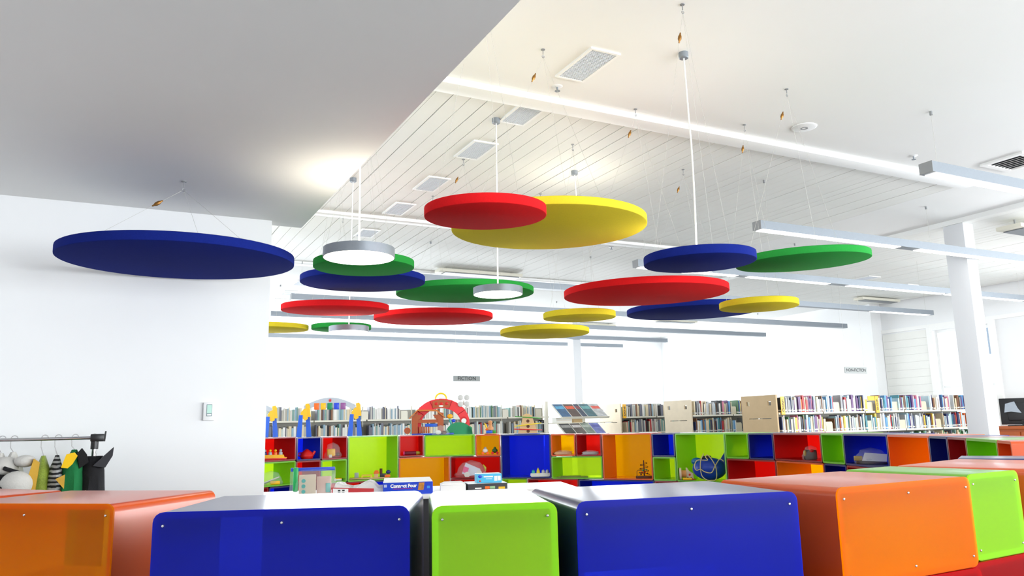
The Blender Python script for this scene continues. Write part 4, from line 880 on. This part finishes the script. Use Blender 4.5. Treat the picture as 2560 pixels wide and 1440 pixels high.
def end_panel(parent, y0, y1, x, material, H=1.86):
    m = MB(); w = y1-y0; t = .03
    def bx(a, b, z0, z1): m.box(x, x+t, y0+a*w, y0+b*w, z0, z1)
    bx(0, 1, 0, 1.49); bx(0, .16, 1.49, 1.503); bx(.80, 1, 1.49, 1.503); bx(0, 1, 1.503, 1.70)
    for a, b in ((0, .14), (.24, .76), (.86, 1)): bx(a, b, 1.70, 1.765)
    bx(0, 1, 1.765, H); return m.build('end_panel', material, parent, False)
def bookcase(x0, x1, y0, d, boards, top, label, panel=None, bay=.9, lips=.03):
    r = thing('bookcase', label, 'bookcase', (x0, y0, 0)); L = x1-x0
    if panel: end_panel(r, 0, d, -.03, panel, top)
    n = max(1, round(L/bay))
    for k in range(n+1):
        x = L*k/n; MB().box(max(0, x-.012), min(L, x+.012), d/2-.025, d/2+.025, 0, top-.03).build('upright', M_shelf, r, False)
    for z in boards:
        for k in range(n):
            a, b_ = L*k/n+.014, L*(k+1)/n-.014
            MB().box(a, b_, .0, d/2-.03, z-lips, z).build('shelf', M_shelf, r, False)
    MB().box(0, L, .03, d-.03, 0, .1).build('plinth', M_shelf, r, False)
    MB().box(.0, L, d/2-.004, d/2+.004, .1, top-.1).build('back_sheet', mat('grey_back_sheet', (170, 168, 160), .7), r, False)
    return r
ORD = lambda k: '%d%s' % (k, 'th' if 10 <= k % 100 <= 20 else {1: 'st', 2: 'nd', 3: 'rd'}.get(k % 10, 'th'))
STUFF = MB(); SMAT = []
MUTE = ['cream', 'white', 'grey', 'navy', 'teal', 'brown', 'black', 'silver', 'pale blue', 'cream', 'white', 'navy', 'sky blue', 'silver', 'pale blue', 'cream']
def books(x0, x1, y0, z, hmax, desc, group, single=True, seed=0, gaps=(), tall=.24, bookend=True):
    q = random.Random(seed); x = x0; k = 0; run = q.choice(PAL)
    while x < x1-.02:
        for g0, g1, kind in gaps:
            if g0 <= x < g1: x = g1
        if x >= x1-.02: break
        t = q.choice((.014, .018, .022, .026, .03, .036, .045)); h = min(hmax, tall*q.uniform(.78, 1.12)); dd = q.uniform(.14, .19)
        nm = run[0] if q.random() < .12 else q.choice(MUTE if (not single or q.random() < .6) else [p_[0] for p_ in PAL])
        k += 1; yy = y0+q.uniform(.005, .03)
        if single:
            o = bpy.data.objects.new('book', BMESH[nm]); COL.objects.link(o); o.location = (x, yy, z+.0005); o.scale = (t-.0015, dd, h)
            if q.random() < .06 : o.rotation_euler = (0, R_(q.uniform(1, 3)), 0); x += .012
            tag(o, '%s book, %s from left %s' % (nm, ORD(k), desc), 'book', group)
        else:
            STUFF.box(x, x+t-.0015, yy, yy+dd, z+.0005, z+h); SMAT.extend([[p[0] for p in PAL].index(nm)]*6)
        x += t
def plate(name, x, y, z, w, h, material, label, dep=.12):
    r = thing(name, label, 'bookend', (x, y, z), group='cream steel bookends on the shelves')
    m = MB(); m.prism([(0, 0), (w, 0), (w, h*.82), (w*.9, h), (0, h)], .03, .033); m.box(0, w, .033, .033+dep, 0, .002); m.build('plate', material, r, False)
M_mark = mat('yellow_shelf_marker', (244, 180, 16), .4, var=.02)
def marker(x, y, z, num, label, flag=False):
    r = thing('number_marker', label, 'shelf sign', (x, y, z))
    MB().rbox(0, .085, -.02, -.012, -.035, .245, .003, 1).build('plate', M_mark, r)
    if flag: MB().box(-.17, .0, -.012, -.006, .17, .245).build('arm', M_mark, r, False)
    MB().box(.0, .085, -.012, .06, -.0, .004).build('foot', M_mark, r, False)
    for i, ch in enumerate(num): text(ch, .085, M_ink, r, (.043, -.0206, .165-i*.065), (R_(90), 0, 0), 'digit', .001)
# right bookcase (Y = 9), 500s and 600s
bookcase(9.30, 14.25, 9.0, .75, (1.585, 1.275, .965), 1.86, 'long bookcase behind the end panel with the 500 sign', M_ply2)
g1 = [(9.33, 9.44, 'm'), (10.55, 10.72, 'e'), (11.35, 11.62, 'm'), (12.0, 12.14, 'e'), (12.75, 12.98, 'e'), (13.55, 13.66, 'e')]
g2 = [(10.35, 10.55, 'e'), (11.3, 11.44, 'e'), (12.15, 12.3, 'e'), (13.1, 13.3, 'e')]
books(9.45, 14.2, 9.0, 1.585, .28, 'on the upper shelf by the 500 sign', 'books on the upper shelf of the right bookcase', seed=11, gaps=g1)
books(9.38, 14.2, 9.0, 1.275, .27, 'on the lower shelf by the 500 panel', 'books on the lower shelf of the right bookcase', seed=12, gaps=g2)
books(11.5, 14.2, 9.0, .965, .26, '', '', False, seed=13)
marker(9.345, 8.995, 1.585, '500', 'yellow 500 marker beside the tan end panel'); marker(11.52, 8.995, 1.585, '600', 'yellow 600 marker with a side arm, mid-shelf', True)
for x, z, l in ((10.56, 1.585, 'cream bookend on the upper shelf between the 500 and 600 signs'), (11.36, 1.585, 'cream bookend just left of the 600 sign'), (12.0, 1.585, 'cream bookend right of the 600 sign'), (12.76, 1.585, 'wide cream bookend below the sash window'),
                (10.36, 1.275, 'cream bookend on the lower shelf near the 500 panel'), (11.31, 1.275, 'lower shelf bookend beneath the 600 sign'), (12.16, 1.275, 'lower shelf bookend right of the 600 sign'), (13.11, 1.275, 'lower shelf bookend near the column')):
    plate('bookend', x, 9.0, z, .15, .15, M_shelfd, l)
# middle bookcases (Y = 11 and 13.1)
bookcase(9.29, 11.2, 11.0, .75, (1.595, 1.285), 1.86, 'bookcase behind the middle plywood end panel', M_ply)
books(9.36, 10.75, 11.0, 1.595, .25, 'on the upper shelf of the middle bookcase', 'books on the upper shelf of the middle bookcase', seed=21, gaps=[(10.22, 10.36, 'e')])
books(9.36, 10.75, 11.0, 1.285, .25, 'on the lower shelf of the middle bookcase', 'books on the lower shelf of the middle bookcase', seed=22, gaps=[(10.3, 10.48, 'e')])
plate('bookend', 10.22, 11.0, 1.595, .13, .14, M_shelfd, 'cream bookend on the upper shelf of the middle bookcase'); plate('bookend', 10.3, 11.0, 1.285, .16, .16, M_shelfd, 'cream bookend on the lower shelf of the middle bookcase')
bookcase(9.25, 11.0, 13.1, .75, (1.61, 1.30), 1.87, 'bookcase behind the small left plywood panel with the 900 sign', M_ply)
books(9.37, 10.6, 13.1, 1.61, .25, '', '', False, seed=31); books(9.38, 10.6, 13.1, 1.30, .25, '', '', False, seed=32)
marker(9.265, 13.095, 1.61, '900', 'small far yellow 900 marker by the pale left panel')
# fiction bookcase (Y = 14)
bookcase(1.4, 8.1, 14.0, .6, (1.655, 1.335), 1.93, 'long cream fiction bookcase behind the toy barn and baby gyms')
for i in range(7):
    a = 1.45+i*.957; PAL_ = PAL
    books(a, a+.60+.2*((i*7) % 3)/2, 14.0, 1.655, .25, '', '', False, seed=40+i, tall=.225); books(a, a+.82, 14.0, 1.335, .25, '', '', False, seed=50+i, tall=.225)
    plate('bookend', a+.60+.2*((i*7) % 3)/2+.01, 14.0, 1.655, .13, .15, M_shelf, ['cream bookend behind the partition corner', 'cream bookend behind the left baby gym', 'cream bookend behind the arch of the baby gym', 'cream bookend left of the toy barn', 'cream bookend behind the toy barn arch', 'cream bookend right of the toy barn windmill', 'cream bookend above the pagoda toy'][i])
o = STUFF.build('book_rows', BM['navy'], None, False)
o.data.materials.clear()
for nm, c in PAL: o.data.materials.append(BM[nm])
# plain spines for the far rows: the band shader is made for unit books, so the joined rows use simple copies
for i, (nm, c) in enumerate(PAL): o.data.materials[i] = mat('far_book_'+nm.replace(' ', '_'), c if i % 3 else tuple(int(v*.6+.4*w_) for v, w_ in zip(c, (222, 206, 172))), .5, var=.1, scale=6)
o.data.polygons.foreach_set('material_index', SMAT[:len(o.data.polygons)])
tag(o, 'rows of distant fiction books packed along the far shelves', 'books', kind='stuff')
# ------------------------------------------------------------------ slanted display rack
r = thing('display_rack', 'cream display rack with two slanted rows of magazines', 'display rack', (8.3, 13.2, 0))
for x in (-.72, .12): MB().box(x-.03, x+.03, .0, .06, 0, 1.93 if x < 0 else 1.9).build('upright', M_shelf, r, False)
def slant(z0, z1, y0, y1, x0, x1, cols, labels, wid):
    L = math.hypot(z1-z0, y1-y0); a = math.atan2(z1-z0, y1-y0)
    sh = MB().box(x0, x1, 0, L, -.012, 0).box(x0, x1, -.012, 0, -.012, .03); o = sh.build('slanted_shelf', M_shelf, r, False); o.location = (0, y0, z0); o.rotation_euler = (a, 0, 0)
    x = x0+.01
    for c, l, w_ in zip(cols, labels, wid):
        g = thing('magazine', l, 'magazine', (8.3+x, 13.2+y0, z0), group='magazines on the slanted rack', rot=(a, 0, 0))
        MB().box(0, w_-.012, .004, L-.01, .001, .008).build('pages', M_paper, g, False)
        MB().box(.004, w_-.016, .01, L-.016, .008, .0095).build('cover', mat('cover_'+l.split()[0]+l.split()[1], c[0], .3, var=.8, scale=9), g, False)
        MB().box(.02, w_-.03, L*.62, L*.82, .0095, .0105).build('title_block', mat('title_'+l.split()[0]+l.split()[1], c[1], .35, var=.3, scale=20), g, False)
        x += w_
slant(1.60, 1.87, -.40, .0, -.62, .44, [((60, 100, 140), (90, 170, 210)), ((90, 70, 60), (240, 90, 50)), ((60, 70, 90), (140, 70, 70)), ((70, 110, 120), (110, 170, 170)), ((214, 214, 212), (240, 96, 80))],
      ['steel blue magazine at the left end of the upper rack', 'brown magazine with a red picture on the upper rack', 'dark narrow magazine in the middle of the upper rack', 'teal city magazine on the upper rack', 'white magazine with red title at the right end of the upper rack'], (.23, .23, .13, .23, .23))
slant(1.27, 1.50, -.34, .0, -.50, .44, [((50, 52, 54), (150, 150, 150)), ((90, 84, 84), (200, 196, 200)), ((120, 136, 128), (170, 180, 174)), ((110, 120, 190), (80, 84, 170))],
      ['black magazine at the left end of the lower rack', 'grey brown magazine on the lower rack', 'greenish grey magazine on the lower rack', 'violet blue magazine at the right end of the lower rack'], (.25, .24, .20, .23))
MB().box(-.7, .8, .0, .3, 1.50, 1.515).build('flat_shelf', M_shelf, r, False)
for x, w_, c, l in ((8.3-.5, .36, M_paper, 'white box on the shelf between the two magazine rows'), (8.3-.1, .24, M_ply2, 'tan cardboard box between the two magazine rows')):
    b_ = thing('shelf_box', l, 'box', (x, 13.23, 1.515)); MB().rbox(0, w_, 0, .16, 0, .10, .003, 1).build('carton', c, b_); MB().box(.02, w_-.02, -.001, 0, .045, .048).build('seam', c_wood, b_, False)
# ------------------------------------------------------------------ service counter with computer
M_owood = mat('orange_veneer', (186, 92, 36), .45, var=.12, scale=14)
r = thing('service_counter', 'orange wood service counter right of the column', 'counter', (11.4, 6.35, 0))
MB().rbox(-.45, .75, -.55, .55, 1.27, 1.315, .004).build('top', M_owood, r); MB().box(-.42, .72, -.52, .52, .06, 1.27).build('carcass', M_owood, r, False); MB().box(-.38, .68, -.48, .48, 0, .06).build('kick', M_black, r, False)
for y in (-.5, 0.01):
    d_ = MB().rbox(-.435, -.42, y, y+.49, .1, 1.24, .003, 1).build('door', M_owood, r); MB().ball((-.445, y+.43, 1.15), .012).build('knob', M_steel, d_)
r = thing('computer_monitor', 'black monitor seen from behind on the orange counter', 'monitor', (11.25, 6.44, 1.315), R_(-60))
m = MB().rbox(-.27, .27, -.02, .02, .02, .38, .006); m.xf(Matrix.Rotation(R_(-8), 4, 'X')); m.build('housing', M_black, r)
m = MB().rbox(-.18, .18, -.045, -.018, .07, .31, .012); m.xf(Matrix.Rotation(R_(-8), 4, 'X')); m.build('back_bulge', M_black, r)
MB().rbox(-.12, .12, -.10, .10, 0, .012, .004).build('foot', M_black, r); MB().box(-.03, .03, -.03, .01, .012, .12).build('neck', M_black, r, False)
m = MB().prism([(-.20, .30), (-.09, .33), (-.06, .24), (-.02, .17), (-.14, .19), (-.22, .18)], -.05, -.046); m.xf(Matrix.Rotation(R_(-8), 4, 'X')); m.build('silver_sticker', C('silver_sticker', (150, 160, 170), .2), r, False)
MB().tube([(.0, -.05, .06), (-.02, -.12, .02), (-.03, -.2, .008), (-.1, -.24, .008), (-.2, -.24, .008)], .006, 8).build('cable', M_black, r)
